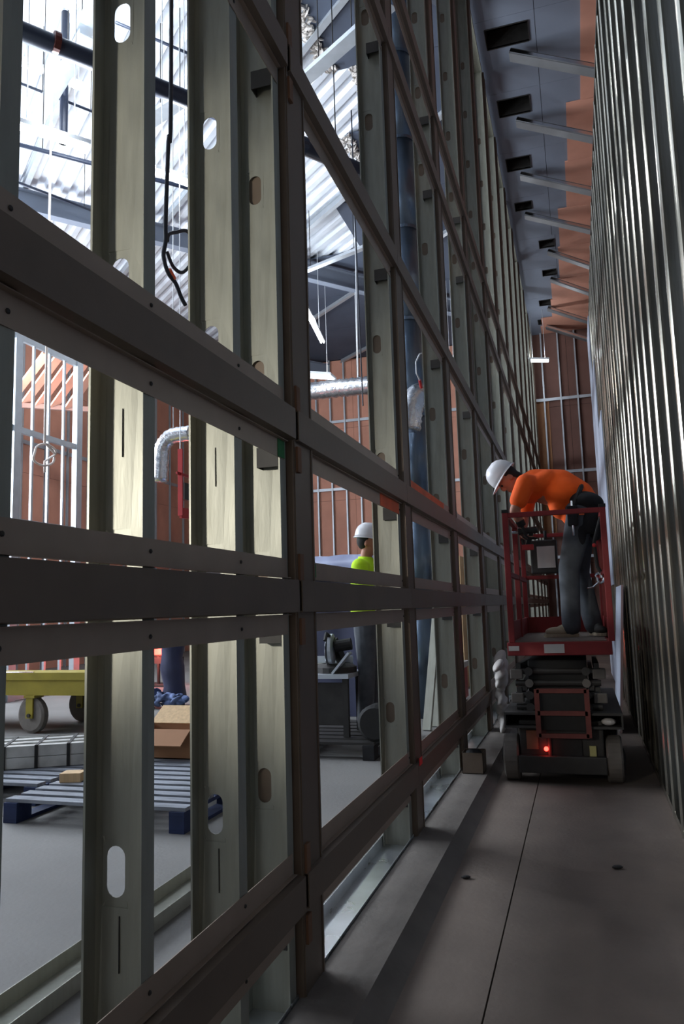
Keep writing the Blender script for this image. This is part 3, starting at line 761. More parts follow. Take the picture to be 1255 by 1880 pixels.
obj('joystick', MB().tube([(LX-.08, LY1-.14, 1.86), (LX-.08, LY1-.15, 1.95)], .014, 8), BLACK, cbx)
tl = obj('tail_light', MB().lathe([(.016, 0), (.016, .012), (.008, .018)], (LX-.105, 5.80, .245), (0, -1, 0), 12), REDLED, L)
point_light('tail_light_glow', (LX-.105, 5.76, .245), .10, (1, .1, .08), .015)
# lanyard with a carabiner clipped to the right rail
t = thing('lanyard', (.10, 6.15, 1.30), 'black safety lanyard with shiny hook hanging on the right guard rail', 'lanyard')
pp = [onY(1090, 995, 6.1), onY(1093, 1020, 6.1), onY(1096, 1040, 6.1), onY(1102, 1050, 6.1)]
obj('strap', MB().tube([Vector((x1, 6.1, RT-.02))]+pp, .014, 8), BLACK, t)
hk = [onY(1102+6*math.cos(a)+(-4 if k > 6 else 0), 1061+9*math.sin(a), 6.1) for k, a in enumerate([i*math.pi/6 for i in range(13)])]
obj('hook', MB().tube(hk, .010, 8), CHROME, t)
obj('hook_tail', MB().tube([onY(1097, 1070, 6.1), onY(1088, 1078, 6.1), onY(1078, 1080, 6.1)], .007, 6), CHROME, t)
obj('red_button', MB().sph(onY(1090, 1001, 6.09), .016, 8, 6), TOOLRED, t)

# ================================================================== PEOPLE
def head_part(mb, c, up, fw):
    c, up, fw = Vector(c), Vector(up).normalized(), Vector(fw); fw = (fw-up*fw.dot(up)).normalized(); sd = up.cross(fw)
    mb.ell(c+up*.02, fw*.097, sd*.077, up*.105, 18, 12)
    mb.ell(c-up*.055+fw*.018, fw*.072, sd*.060, up*.062, 14, 8)              # jaw
    mb.ell(c+fw*.098-up*.012, fw*.020, sd*.013, up*.026, 8, 6)                # nose
    mb.ell(c+fw*.082-up*.060, fw*.014, sd*.026, up*.010, 8, 6)                # lips
    mb.ell(c+fw*.078-up*.098, fw*.022, sd*.026, up*.020, 8, 6)                # chin
    for s in (-1, 1):
        mb.ell(c+sd*.078*s-up*.01-fw*.005, fw*.020, sd*.009, up*.032, 8, 6)   # ears
        mb.ell(c+fw*.080+sd*.032*s+up*.025, fw*.014, sd*.020, up*.007, 8, 6)  # brow
    return c, up, fw, sd
def eyes(parent, c, up, fw, sd):
    for s in (-1, 1): obj('eye', MB().sph(c+fw*.088+sd*.032*s+up*.008, .010, 8, 6), HAIR, parent)
def hard_hat(parent, c, up, fw, sd, m=WHITE):
    mb = MB(); n = 28; vs = []; c0 = c+up*.045
    rings = [(1.0, 0.0), (.985, .03), (.93, .07), (.80, .105), (.58, .130), (.30, .145)]
    for r, hh in rings:
        for k in range(n):
            a = 2*math.pi*k/n; ridge = .006 if abs(math.sin(a)) < .25 else 0
            vs.append(c0+fw*math.cos(a)*.130*r+sd*math.sin(a)*.108*r+up*(hh+ridge*(1-r)))
    vs.append(c0+up*.150); m_ = len(rings)
    fs = [(i*n+k, i*n+(k+1) % n, (i+1)*n+(k+1) % n, (i+1)*n+k) for i in range(m_-1) for k in range(n)]
    fs += [((m_-1)*n+k, (m_-1)*n+(k+1) % n, len(vs)-1) for k in range(n)]+[tuple(range(n-1, -1, -1))]
    mb.add(vs, fs)
    h = obj('hard_hat', mb, m, parent, smooth=True)
    vs = []
    for (e, dz) in ((0, .0), (1, -.004), (1, -.010), (0, -.008)):
        for k in range(n):
            a = 2*math.pi*k/n; ext = e*(.012+.045*max(0, math.cos(a))**2)
            vs.append(c0+fw*math.cos(a)*(.129+ext)+sd*math.sin(a)*(.107+e*.012)+up*(dz+.004-.012*e*max(0, math.cos(a))))
    fs = [(i*n+k, i*n+(k+1) % n, ((i+1) % 4)*n+(k+1) % n, ((i+1) % 4)*n+k) for i in range(4) for k in range(n)]
    obj('brim', MB().add(vs, fs), m, h, smooth=True); return h
def hand(mb, wrist, d, nrm, curl=.9, side=1, s=1.0):
    """palm + five curled fingers; d = forearm direction, nrm = palm normal"""
    w = Vector(wrist); d = Vector(d).normalized(); n = Vector(nrm); n = (n-d*n.dot(d)).normalized(); b = d.cross(n)*side
    mb.ell(w+d*.045*s, d*.052*s, b*.042*s, n*.017*s, 12, 8)
    for i, (off, ln) in enumerate(((-.030, .072), (-.010, .080), (.011, .075), (.030, .060))):
        p = w+d*.082*s+b*off*s; dirv = d.copy(); pts = [p-d*.02*s, p]
        for k in range(3):
            dirv = (dirv*math.cos(curl*.62)+n*math.sin(curl*.62)).normalized(); pts.append(pts[-1]+dirv*ln*s/3*(1.1-.1*k))
        mb.limb(pts, [.0095*s, .0095*s, .0088*s, .008*s, .0068*s], 8)
    p = w+d*.025*s-b*.036*s; q = p+(d*.5-b*.6+n*.35)*.045*s; r = q+(d*.7+n*.7)*.032*s
    mb.limb([p, q, r], [.012*s, .0105*s, .0085*s], 8)
def shoe(name, parent, heel, d, m, sole_m):
    heel, d = Vector(heel), Vector(d).normalized(); s = Vector((0, 0, 1)).cross(d); u = Vector((0, 0, 1))
    mb = MB(); out = [(-.05, .030), (-.055, 0), (-.05, -.030), (.06, -.038), (.15, -.048), (.20, -.035), (.215, 0), (.20, .035), (.15, .048), (.06, .038)]
    n = len(out); vs = [heel+d*a+s*b+u*.002 for a, b in out]+[heel+d*a+s*b+u*.026 for a, b in out]
    mb.add(vs, [(i, (i+1) % n, (i+1) % n+n, i+n) for i in range(n)]+[tuple(range(n-1, -1, -1)), tuple(range(n, 2*n))])
    up = MB().ell(heel+d*.115+u*.045, d*.092, s*.043, u*.038, 14, 8).ell(heel+d*.0+u*.06, d*.052, s*.036, u*.058, 14, 8).tube([heel+u*.05, heel+u*.125], [.047, .044], 14).ell(heel+d*.05+u*.06, d*.07, s*.036, u*.042, 12, 8)
    o = obj(name, up, m, parent); smoothmod(o, voxel=.006, iters=3); obj('sole', mb, sole_m, o); return o

# ---- worker bending over on the lift
ZD = 1.006
P1 = thing('person', (-.03, 6.5, ZD), 'worker in orange shirt and white hard hat bending over on the scissor lift', 'person')
hipL, hipR = Vector((.05, 6.41, 2.00)), Vector((.05, 6.61, 2.00))
knL, knR = Vector((-.075, 6.40, 1.54)), Vector((.00, 6.63, 1.52))
anL, anR = Vector((-.085, 6.38, 1.10)), Vector((.085, 6.60, 1.10))
chest = Vector((-.28, 6.5, 2.235)); waist = Vector((-.04, 6.5, 2.14)); pel = Vector((.05, 6.5, 2.05)); neck = Vector((-.40, 6.5, 2.285))
shL, shR = Vector((-.37, 6.31, 2.25)), Vector((-.37, 6.69, 2.25))
elL, elR = Vector((-.465, 6.285, 2.03)), Vector((-.42, 6.74, 2.02))
wrL, wrR = Vector((-.415, 6.32, 1.905)), Vector((-.44, 6.66, 1.86))
up1, fw1 = Vector((-.80, -.05, .60)), Vector((-.60, -.18, -.80))
hc = Vector((-.515, 6.49, 2.325))
mb = MB()
H1 = head_part(mb, hc, up1, fw1)
mb.limb([neck, hc-H1[1]*.06-H1[2]*.02], [.062, .056])
mb.limb([pel, waist, chest, neck], [.12, .115, .12, .07]); mb.ell(chest, (.13, 0, .03), (0, .17, 0), (.02, 0, .10))
for s, e, w_ in ((shL, elL, wrL), (shR, elR, wrR)):
    mb.limb([s.lerp(chest, .3), s, e, e.lerp(w_, .35), w_], [.06, .056, .042, .041, .027])
for h_, k_, a_ in ((hipL, knL, anL), (hipR, knR, anR)):
    mb.limb([pel, h_, k_, k_.lerp(a_, .35), a_], [.09, .085, .058, .054, .038])
hand(mb, wrL, (.10, .02, -.30), (1, .0, .3), 1.1, 1); hand(mb, wrR, (.02, -.1, -.30), (1, -.2, .2), 1.0, -1)
bd = obj('body', mb, SKIN, P1); smoothmod(bd, voxel=.0075, iters=3)
eyes(bd, *H1)
mb = MB().ell(hc+H1[1]*.03-H1[2]*.022, H1[2]*.088, H1[3]*.084, H1[1]*.098).ell(hc-H1[1]*.05-H1[2]*.055, H1[2]*.045, H1[3]*.062, H1[1]*.065)
o = obj('hair', mb, HAIR, P1); smoothmod(o, voxel=.008)
hard_hat(P1, *H1)
mb = MB()   # shirt
mb.ell((-.27, 6.5, 2.245), (.16, 0, .045), (0, .195, 0), (.03, 0, .128), 20, 12)
mb.ell((-.09, 6.5, 2.185), (.17, 0, -.05), (0, .175, 0), (.05, 0, .135), 20, 12)
mb.limb([Vector((-.34, 6.5, 2.26)), Vector((-.13, 6.5, 2.215)), Vector((.05, 6.5, 2.10))], [.115, .142, .135], 18)
mb.limb([Vector((-.30, 6.5, 2.27)), Vector((-.10, 6.5, 2.245)), Vector((.04, 6.5, 2.15))], [.125, .13, .12], 18)
mb.ell((-.13, 6.5, 2.06), (.08, 0, -.03), (0, .12, 0), (0, 0, .10))       # hanging shirt front
mb.ell((-.06, 6.5, 1.99), (.05, 0, 0), (0, .11, 0), (0, 0, .08))
for s, e in ((shL, elL), (shR, elR)): mb.limb([s.lerp(chest, .35), s, s.lerp(e, .62)], [.088, .080, .074], 14)
mb.tube([neck+Vector((.06, 0, -.015)), neck+Vector((-.015, 0, .005))], [.085, .072], 16)
o = obj('shirt', mb, SHIRT, P1); smoothmod(o, voxel=.010, iters=6)
obj('chest_stripe', MB().obox((-.22, 6.5, 2.352), (.07, 0, .012), (0, .05, 0), (0, 0, .006)), LABELY, o)
mb = MB()   # trousers
mb.ell((.045, 6.5, 2.01), (.14, 0, 0), (0, .19, 0), (0, 0, .14), 20, 12)
for h_, k_, a_ in ((hipL, knL, anL), (hipR, knR, anR)):
    mb.limb([h_, h_.lerp(k_, .5), k_, k_.lerp(a_, .5), a_-Vector((0, 0, .01))], [.115, .10, .083, .078, .074], 16)
o = obj('trousers', mb, JEANS, P1); smoothmod(o, voxel=.010, iters=5)
mb = MB().ell((.09, 6.44, 2.08), (.14, 0, -.03), (0, .17, 0), (.02, 0, .085)).ell((.11, 6.36, 1.93), (.085, 0, 0), (0, .075, 0), (0, 0, .12)).ell((.03, 6.34, 1.84), (.05, 0, 0), (0, .04, 0), (0, 0, .12)).ell((.15, 6.45, 1.90), (.06, 0, 0), (0, .07, 0), (0, 0, .14))
o = obj('tied_jacket', mb, DARKCLOTH, P1); smoothmod(o, voxel=.010, iters=4)
mb = MB(); n = 22   # belt ring around the waist
ring = [Vector((.02+.05*math.sin(2*math.pi*k/n), 6.5+.185*math.cos(2*math.pi*k/n), 2.09+.135*math.sin(2*math.pi*k/n))) for k in range(n+1)]
bl = obj('tool_belt', MB().tube(ring, .020, 8), BLACK, P1)
obj('pouch', MB().box(-.06, .02, 6.27, 6.33, 1.88, 2.04), DARKCLOTH, bl, bevel=.012); obj('tool', MB().tube([(-.02, 6.28, 1.80), (-.02, 6.29, 2.08)], .010, 8), CHROME, bl)
obj('belt_pouch_orange', MB().box(.03, .07, 6.255, 6.28, 1.96, 2.00), ORTAPE, bl)
shoe('shoe', P1, (-.085, 6.38, ZD), (-1, -.12, 0), SHOE, SHOE); shoe('shoe', P1, (.095, 6.60, ZD), (.35, -.9, 0), SHOED, SHOE)
for nm, w_, e_ in (('glove', wrL, elL), ('glove', wrR, elR)):
    mb = MB(); d = (Vector((.10, .02, -.30)) if w_ is wrL else Vector((.02, -.1, -.30)))
    hand(mb, w_-d.normalized()*.003, d, (1, 0, .3), 1.1 if w_ is wrL else 1.0, 1 if w_ is wrL else -1, 1.12)
    mb.tube([w_+(e_-w_).normalized()*.05, w_], [.037, .034], 12)
    o = obj(nm, mb, GLOVE, P1); smoothmod(o, voxel=.005, iters=2)
# drill he holds
t = thing('power_drill', wrL+Vector((.04, .01, -.10)), 'dark power drill held in the gloved hands of the bending worker', 'drill')
b = wrL+Vector((.055, .01, -.10))
obj('grip', MB().obox(b, (.018, 0, 0), (0, .016, 0), (.02, 0, .06)), BLACK, t, bevel=.004)
obj('motor', MB().tube([b+Vector((.06, 0, .065)), b+Vector((-.09, 0, .055))], .028, 12), CHAS, t)
obj('chuck', MB().tube([b+Vector((-.09, 0, .055)), b+Vector((-.14, 0, .052))], [.020, .010], 12), CHROME, t)
obj('battery', MB().obox(b+Vector((-.02, 0, -.075)), (.045, 0, 0), (0, .028, 0), (0, 0, .022)), TOOLRED, t, bevel=.004)

# ---- hi-vis worker in the hall, on a pallet
ZP = .145
BY = 7.1; c0 = onY(672, 1100, BY); BX = c0.x
P2 = thing('person', (BX, BY, ZP), 'worker in lime green vest and white hard hat standing behind the stud wall', 'person')
def q(x, y, z): return Vector((BX+x, BY+y, ZP+z*1.05))
hc = q(.03, 0, 1.68); mb = MB(); H2 = head_part(mb, hc, (.12, 0, 1), (1, .25, -.2))
mb.limb([q(0, 0, 1.50), hc-Vector((0, 0, .06))], [.06, .055])
mb.limb([q(0, 0, 1.0), q(0, 0, 1.15), q(0, 0, 1.36), q(0, 0, 1.50)], [.12, .115, .125, .07]); mb.ell(q(0, 0, 1.36), (.11, 0, 0), (0, .18, 0), (0, 0, .14))
arm2 = []
for s in (-1, 1):
    sh, el, wr = q(0, s*.20, 1.45), q(.06, s*.25, 1.16), q(.28, s*.20, 1.10); arm2.append((sh, el, wr))
    mb.limb([sh, el, el.lerp(wr, .35), wr], [.056, .042, .042, .028]); hand(mb, wr, (1, -s*.2, -.05), (0, 0, -1), .8, s)
    mb.limb([q(0, s*.09, .98), q(.01, s*.10, .52), q(-.01, s*.10, .33), q(-.02, s*.10, .09)], [.09, .06, .056, .04])
bd = obj('body', mb, SKIN, P2); smoothmod(bd, voxel=.009, iters=3); eyes(bd, *H2)
o = obj('hair', MB().ell(hc+H2[1]*.02-H2[2]*.02, H2[2]*.088, H2[3]*.082, H2[1]*.10), HAIR, P2); smoothmod(o, voxel=.010)
hard_hat(P2, *H2)
mb = MB().ell(q(0, 0, 1.34), (.145, 0, 0), (0, .215, 0), (0, 0, .20)).limb([q(0, 0, 1.0), q(0, 0, 1.2), q(0, 0, 1.42)], [.155, .155, .13], 16)
for sh, el, wr in arm2: mb.limb([q(0, (sh.y-BY)*.5, 1.44), sh, sh.lerp(el, .7)], [.085, .082, .074])
mb.tube([q(0, 0, 1.46), q(.01, 0, 1.55)], [.09, .075], 14)
o = obj('vest', mb, HIVIS, P2); smoothmod(o, voxel=.012, iters=5)
mb = MB().ell(q(0, 0, .96), (.14, 0, 0), (0, .18, 0), (0, 0, .13))
for s in (-1, 1): mb.limb([q(0, s*.09, .95), q(.01, s*.10, .52), q(-.02, s*.10, .10)], [.11, .082, .078])
o = obj('trousers', mb, JEANS, P2); smoothmod(o, voxel=.012, iters=5)
for s in (-1, 1): shoe('boot', P2, q(-.02, s*.10, 0), (1, s*.1, 0), SHOED, SHOED)

# ================================================================== HALL FLOOR
def pallet(name, x0, x1, y0, y1, label, nsl=7, m=SLAT, mb_=BLUEP, group='pallets on the hall floor', along='x'):
    t = thing(name, ((x0+x1)/2, (y0+y1)/2, 0), label, 'pallet', group)
    if along == 'x':
        w = (y1-y0)/nsl
        for k in range(nsl):
            obj('slat', MB().box(x0, x1, y0+k*w+.026, y0+(k+1)*w-.026, .124, .145), m, t)
        for xx in (x0, (x0+x1)/2-.05, x1-.10):
            obj('stringer', MB().box(xx, xx+.10, y0+.01, y1-.01, .100, .123), mb_, t)
            for yy in (y0+.01, (y0+y1)/2-.07, y1-.15): obj('block', MB().box(xx, xx+.10, yy, yy+.14, .022, .0995), mb_, t)
            obj('skid', MB().box(xx, xx+.10, y0+.01, y1-.01, .001, .0215), mb_, t)
    return t
pallet('blue_pallet', -3.58, -2.30, 4.15, 5.55, 'worn blue pallet with bare slats on the hall floor, nearest the stud wall', 10)
pallet('blue_pallet', -4.95, -3.66, 4.55, 5.95, 'worn blue pallet carrying the strapped steel bundle at the left', 10)
pallet('dark_pallet', -3.45, -1.75, 6.40, 7.75, 'dark pallet under the lime vest worker and the mitre saw', 7, CHAS, DARKCLOTH)
# strapped steel bundle on the left pallet
a = Vector((-5.05, 4.75, .19)); b = Vector((-3.78, 5.46, .19)); d = (b-a).normalized(); s = d.cross(Vector((0, 0, 1))).normalized(); u = Vector((0, 0, 1))
t = thing('steel_bundle', (a+b)/2-Vector((0, 0, .044)), 'strapped bundle of pale steel channels lying on the left blue pallet', 'steel bundle')
for k in range(6):
    for r in range(2):
        c = s*(k-2.5)*.082+u*(r*.084); fl_ = 1 if (k+r) % 2 else -1
        prof = [(-.037, -.040*fl_), (.037, -.040*fl_), (.037, .040*fl_), (.033, .040*fl_), (.033, -.036*fl_), (-.033, -.036*fl_), (-.033, .040*fl_), (-.037, .040*fl_)]
        obj('channel', MB().prism(prof, a+c+d*R.uniform(-.12, .12), b+c+d*R.uniform(-.12, .12), s, u+d*R.uniform(-.02, .02)), GALVW, t)
for f in (.06, .22, .38, .54, .70, .86):
    p = a.lerp(b, f)
    obj('strap', MB().obox(p+u*.126, d*.012, s*.25, u*.002).obox(p+u*.042+s*.251, d*.012, s*.002, u*.086).obox(p+u*.042-s*.251, d*.012, s*.002, u*.086), BLACK, t)
# cardboard box, offcut
c = onZ(312, 1384, .146)
t = thing('cardboard_box', c, 'open brown cardboard box at the back of the bare blue pallet', 'box')
bx0, bx1, by0, by1 = c.x-.28, c.x+.30, c.y-.2, c.y+.2
obj('carton', MB().box(bx0, bx1, by0, by0+.008, .146, .36).box(bx0, bx1, by1-.008, by1, .146, .36).box(bx0, bx0+.008, by0, by1, .146, .36).box(bx1-.008, bx1, by0, by1, .146, .36).box(bx0, bx1, by0, by1, .146, .154), CARD, t)
obj('flap', MB().obox((c.x, by1+.09, .42), (.29, 0, 0), (0, .10, .06), (0, -.002, .004)), WOOD, t)
obj('flap', MB().obox((c.x, by0-.07, .32), (.29, 0, 0), (0, .08, .05), (0, -.002, .004)), CARD, t)
c = onZ(130, 1432, .15); tag(obj('wood_offcut', MB().obox((c.x+.02, c.y, .177), (.07, .02, 0), (-.015, .06, 0), (0, 0, .030)), WOOD), 'short pale wood offcut lying on the blue slats', 'wood')
# crumpled cloth and blue leg-like wrapped post behind the box
c = onZ(318, 1296, 0)
t = thing('wrapped_post', (c.x, c.y, 0), 'dark blue wrapped post with a crumpled cloth at its foot', 'post')
mb = MB(); pts = [(c.x+.02*math.sin(k), c.y, .02+k*.13) for k in range(10)]
o = obj('wrap', mb.tube(pts, [.16+.015*math.sin(k*2.1) for k in range(10)], 14), TARP, t, smooth=True)
mb = MB()
for k in range(60): mb.ell((c.x-.12+R.uniform(-.32, .40), c.y-.25+R.uniform(-.15, .15), .06+abs(R.gauss(0, .07))), (R.uniform(.03, .11), R.uniform(-.05, .05), R.uniform(-.05, .05)), (R.uniform(-.03, .03), R.uniform(.02, .06), R.uniform(-.03, .03)), (R.uniform(-.04, .04), 0, R.uniform(.02, .05)), 8, 5)
o = obj('cloth', mb, CLOTHB, t); smoothmod(o, voxel=.012, iters=0)
# red warning lamp on a stand further back
c = onY(291, 1196, 12.5)
t = thing('warning_lamp', (c.x, 12.5, 0), 'glowing red warning lamp on a stand behind the blue wrapped post', 'lamp')
obj('stand', MB().tube([(c.x, 12.5, .03), (c.x, 12.5, c.z-.08)], .03, 10), CHAS, t); obj('base', MB().box(c.x-.3, c.x+.3, 12.2, 12.8, 0.001, .03), CHAS, t)
obj('bar', MB().box(c.x-.5, c.x+.5, 12.47, 12.53, c.z-.22, c.z-.10), CHAS, t)
obj('housing', MB().box(c.x-.16, c.x+.16, 12.48, 12.6, c.z-.09, c.z+.09), CHAS, t); obj('lens', MB().box(c.x-.12, c.x+.12, 12.455, 12.479, c.z-.06, c.z+.06), REDLED, t)
point_light('warning_glow', (c.x, 12.2, c.z), 40, (1, .16, .12), .12)
# yellow cart
t = thing('yellow_cart', (-6.5, 8.1, 0), 'yellow steel platform cart with large rubber wheels at the left', 'cart')
wc = onZ(65, 1345, 0)
fr = MB()
A = onY(-120, 1262, wc.y-.1); 
y0, y1 = wc.y-.10, wc.y+1.0; x0, x1 = -8.4, -5.2
zt = onY(70, 1255, y0).z
obj('deck', MB().box(x0, x1, y0, y1, zt+.03, zt+.06), YEL, t)
for yy in (y0, y1-.06): obj('side_beam', MB().box(x0, x1, yy, yy+.06, zt-.13, zt+.03), YEL, t)
for xx in (x0, wc.x-.3, wc.x+.4, x1-.06): obj('cross_beam', MB().box(xx, xx+.06, y0+.06, y1-.06, zt-.09, zt+.025), YEL, t)
obj('lip', MB().box(x0, x1, y0-.015, y0, zt+.04, zt+.12), YEL, t)
obj('push_bar', MB().tube([(x0+.1, y0+.1, zt+.06), (x0+.05, y0+.1, 1.0), (x0+.05, y1-.1, 1.0), (x0+.1, y1-.1, zt+.06)], .022, 8), YEL, t)
for xx in (wc.x, x0+.3):
    for yy in (y0+.06, y1-.14):
        wh = obj('wheel', MB().lathe([(.07, -.045), (.17, -.045), (.20, -.03), (.20, .03), (.17, .045), (.07, .045)], (xx, yy, .202), (.15, 1, 0), 28), TYRE, t)
        obj('fork', MB().box(xx-.045, xx+.045, yy-.075, yy-.055, .17, zt-.13).box(xx-.045, xx+.045, yy+.055, yy+.075, .17, zt-.13).box(xx-.07, xx+.07, yy-.08, yy+.08, zt-.16, zt-.13), YEL, wh)
        obj('axle', MB().tube([(xx, yy-.09, .202), (xx, yy+.09, .202)], .022, 10), CHAS, wh)
obj('steel_rod', MB().tube([(x0+.3, y0+.2, zt+.085), (x1-1.0, y0+.35, zt+.085)], .02, 8), CHROME, t)
# tarp covered stack behind the open bay
c = onY(610, 1150, 9.0)
X0, X1, Y0, Y1, ZT = onY(556, 1150, 9.0).x-.5, onY(695, 1150, 9.0).x, 9.0, 10.3, onY(600, 1022, 9.0).z
t = thing('covered_stack', ((X0+X1)/2, 9.65, 0), 'tall stack under a navy tarp with a pale plastic sheet on top', 'stack')
mb = MB(); n = 26; m = 8; vs = []
per = []
for k in range(n*4):
    s_, f = divmod(k, n); f /= n
    per.append([(X0+(X1-X0)*f, Y0), (X1, Y0+(Y1-Y0)*f), (X1-(X1-X0)*f, Y1), (X0, Y1-(Y1-Y0)*f)][s_])
cx_, cy_ = (X0+X1)/2, (Y0+Y1)/2
for j in range(m+1):
    zz = ZT*.93*j/m
    for k, (px, py) in enumerate(per):
        w_ = 1+.05*noise.noise(Vector((px*3, py*3, zz*.6)))+.03*math.sin(k*.9+zz)*(1-j/m)+(.10*(1-j/m)**2) - (.05 if j == m else 0)
        vs.append((cx_+(px-cx_)*w_, cy_+(py-cy_)*w_, zz+.002))
N = len(per)
fs = [(j*N+k, j*N+(k+1) % N, (j+1)*N+(k+1) % N, (j+1)*N+k) for j in range(m) for k in range(N)]+[tuple(range(m*N, (m+1)*N))]
obj('tarp', mb.add(vs, fs), TARP, t, smooth=True)
mb = MB(); vs = []; gn = 16
for i in range(gn+1):
    for j in range(gn+1):
        u_, v_ = i/gn, j/gn; e = max(abs(u_-.5), abs(v_-.5))*2
        drop = 0 if e < .9 else (e-.9)*2.6
        vs.append((X0-.06+(X1-X0+.12)*u_, Y0-.07+(Y1-Y0+.14)*v_, ZT+.05*noise.noise(Vector((u_*5, v_*5, 2)))-drop))
fs = [(i*(gn+1)+j, i*(gn+1)+j+1, (i+1)*(gn+1)+j+1, (i+1)*(gn+1)+j) for i in range(gn) for j in range(gn)]
o = obj('plastic_sheet', mb.add(vs, fs), SHEET, t, smooth=True); sm = o.modifiers.new('thick', 'SOLIDIFY'); sm.thickness = .006
# mitre saw on its bench, on the dark pallet
c = onY(604, 1240, 6.75)
t = thing('mitre_saw', (c.x, 6.95, .146), 'grey mitre saw on a bench in front of the navy tarp', 'mitre saw')
bx = MB(); zb = onY(600, 1236, 6.75).z
bench = obj('bench_top', MB().box(c.x-.55, c.x+.22, 6.62, 7.15, zb-.04, zb), PALESTEEL, t)
for xx in (c.x-.5, c.x+.15):
    for yy in (6.66, 7.08): obj('bench_leg', MB().box(xx, xx+.05, yy, yy+.05, .147, zb-.04), CHAS, t)
obj('bench_panel', MB().box(c.x-.44, c.x+.15, 6.69, 6.71, .25, zb-.08), CHAS, t)
obj('saw_base', MB().lathe([(.20, 0), (.20, .05), (.14, .08)], (c.x+.02, 6.88, zb), (0, 0, 1), 20), CHAS, t)
obj('fence', MB().box(c.x-.3, c.x+.16, 6.98, 7.0, zb+.05, zb+.14), PALESTEEL, t)
obj('arm', MB().bar((c.x+.06, 6.95, zb+.10), (c.x+.02, 6.82, zb+.30), .07, .07), CHAS, t)
bd = obj('blade', MB().lathe([(.13, 0), (.13, .006)], (c.x-.02, 6.78, zb+.20), (1, .1, 0), 28), CHROME, t)
obj('blade_guard', MB().lathe([(.14, 0), (.14, .03)], (c.x+.005, 6.78, zb+.215), (1, .1, 0), 24), PALESTEEL, t)
obj('motor', MB().tube([(c.x+.05, 6.80, zb+.24), (c.x+.20, 6.82, zb+.26)], .055, 14), BLACK, t)
obj('handle', MB().tube([(c.x+.02, 6.74, zb+.33), (c.x+.02, 6.64, zb+.36), (c.x+.02, 6.60, zb+.30)], .018, 8), BLACK, t)
obj('lifted_guard', MB().bar(onY(612, 1236, 6.7), onY(642, 1198, 6.7), .02, .10, (0, 1, 0)), PALESTEEL, t)
obj('workpiece', MB().bar((c.x-.55, 6.9, zb+.065), (c.x+.0, 6.92, zb+.065), .09, .03), GALV, t)
obj('motor_drum', MB().lathe([(.13, 0), (.155, .02), (.155, .20), (.13, .22)], (onY(686, 1330, 6.4).x, 6.42, .305), (0, 1, 0), 24), BLACK, t)
# leaning steel studs behind the second bay
me_lean = stud_mesh('leaning_stud', 2.6, .09, .04, .012, m=GALV, t=.003)
for k, (pf, pt, lab) in enumerate((((775, 1342), (792, 1140), 'steel stud leaning behind the second bay, leftmost of the leaning three'), ((790, 1335), (803, 1140), 'steel stud leaning behind the second bay, middle of the leaning three'), ((806, 1318), (815, 1140), 'steel stud leaning behind the second bay, rightmost of the leaning three'))):
    f = onZ(*pf, 0); g = onY(*pt, f.y+.35); d = (g-f).normalized()
    o = tag(link_mesh('leaning_stud', me_lean, None, f+Vector((0, 0, .012))), lab, 'steel stud', 'leaning steel studs')
    o.rotation_mode = 'QUATERNION'; o.rotation_quaternion = d.to_track_quat('Z', 'Y')
# plywood and red tool chest further on
c = onZ(856, 1262, 0); X = c.x
p = onX(846, 1020, -1.75); p2 = onX(866, 1020, -1.75)
tag(obj('plywood_board', MB().box(-1.80, -1.775, p.y, p2.y, .001, p.z), WOOD), 'pale plywood board standing upright behind the third post', 'plywood')
q0 = onX(848, 1300, -1.6)
t = thing('tool_chest', (-1.85, 10.3, 0), 'low red tool chest with pale lid behind the third post', 'tool chest')
obj('body', MB().box(-2.15, -1.55, 10.0, 10.7, .05, .46), TOOLRED, t, bevel=.01); obj('lid', MB().box(-2.17, -1.53, 9.98, 10.72, .46, .53), LABEL, t); obj('drawer', MB().box(-2.10, -1.60, 9.985, 10.0, .10, .40), TOOLRED, t)
obj('base', MB().box(-2.12, -1.58, 10.05, 10.65, .001, .05), BLACK, t); obj('handle', MB().tube([(-1.99, 9.97, .3), (-1.71, 9.97, .3)], .012, 8), CHROME, t)

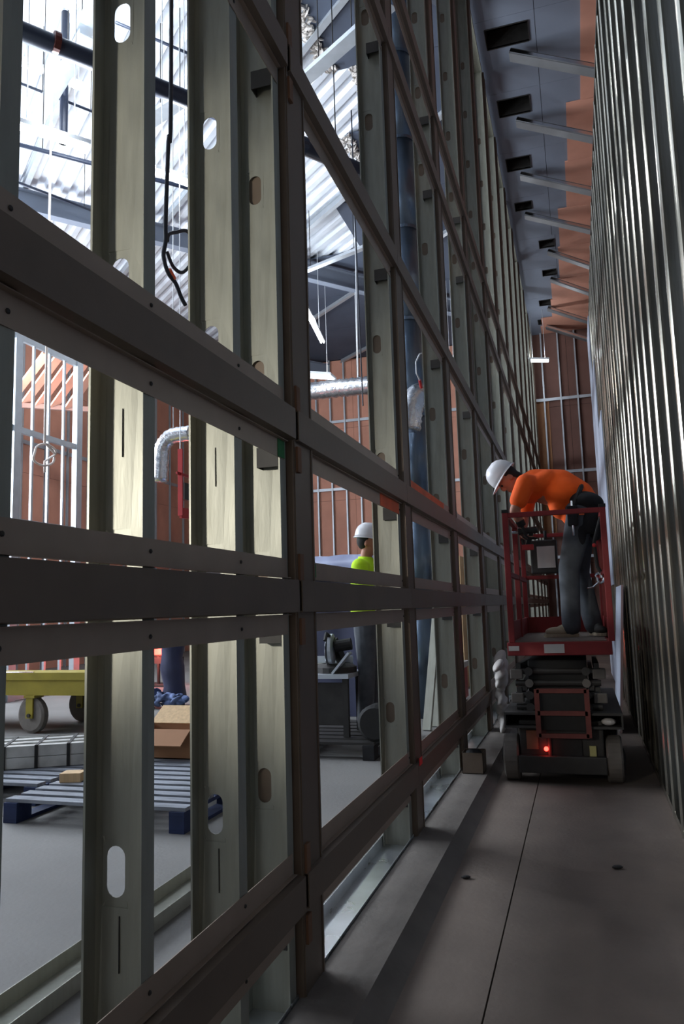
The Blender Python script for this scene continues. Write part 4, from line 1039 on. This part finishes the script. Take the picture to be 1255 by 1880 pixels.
# ================================================================== CORRIDOR FLOOR
# box foot beside the post, lumps of plastic by the curb, leaning boards, debris
p = onZ(836, 1420, .05)
t = thing('steel_shoe', (-.83, p.y, .05), 'grey open steel box on the curb beside the third post', 'box')
yb = p.y
a_, b_, zt_ = -.915, -.76, .20
obj('shell', MB().box(a_, b_, yb, yb+.004, .051, zt_).box(a_, b_, yb+.18, yb+.184, .051, zt_).box(a_, a_+.004, yb, yb+.18, .051, zt_).box(b_-.004, b_, yb, yb+.18, .051, zt_).box(a_, b_, yb, yb+.18, .051, .055), GALVD, t)
obj('filler', MB().ell((-.838, yb+.09, .18), (.065, 0, 0), (0, .075, 0), (0, 0, .035), 12, 6), DARKCLOTH, t)
c = Vector((-.80, 7.75, .05)); mb = MB()
for k in range(22):
    z = .07+k*.03; mb.ell(c+Vector((R.uniform(-.03, .03), R.uniform(-.12, .12), z)), (R.uniform(.035, .065), .01, .02), (0, R.uniform(.06, .13), .03), (.01, 0, R.uniform(.04, .08)), 10, 6)
o = tag(obj('plastic_bundle', mb, LABEL), 'heap of pale crumpled plastic sheeting on the curb left of the lift', 'plastic'); smoothmod(o, voxel=.012, iters=1)
a, b = onX(1150, 1290, .36), onX(1152, 1118, .40)
t = thing('leaning_board', (.36, a.y, 0), 'pale board with pinkish edge leaning upright against the right studs', 'board')
obj('panel', MB().obox((.345, a.y+.65, .72), (.008, 0, 0), (0, .62, 0), (.055, 0, .715)), BOARDW, t)
obj('edge_strip', MB().obox((.345, a.y+.022, .72), (.011, 0, 0), (0, .008, 0), (.055, 0, .715)), BOARDP, t)
tag(obj('red_tag', MB().box(XR-.012, XR-.007, 7.0, 7.03, .86, .90), TOOLRED), 'small red tag stuck on a right-hand stud', 'tag')
for (px, py, s, lab) in ((855, 1613, .022, 'small dark crumb on the concrete near the floor joint'), (1133, 1595, .026, 'small brown crumb on the concrete by the right wall')):
    c = onZ(px, py, 0); mb = MB()
    mb.ell(c+Vector((0, 0, s*.32)), (s, .004, 0), (.003, s*.7, 0), (0, 0, s*.35), 9, 5)
    o = tag(obj('debris_crumb', mb, CHAS), lab, 'debris')
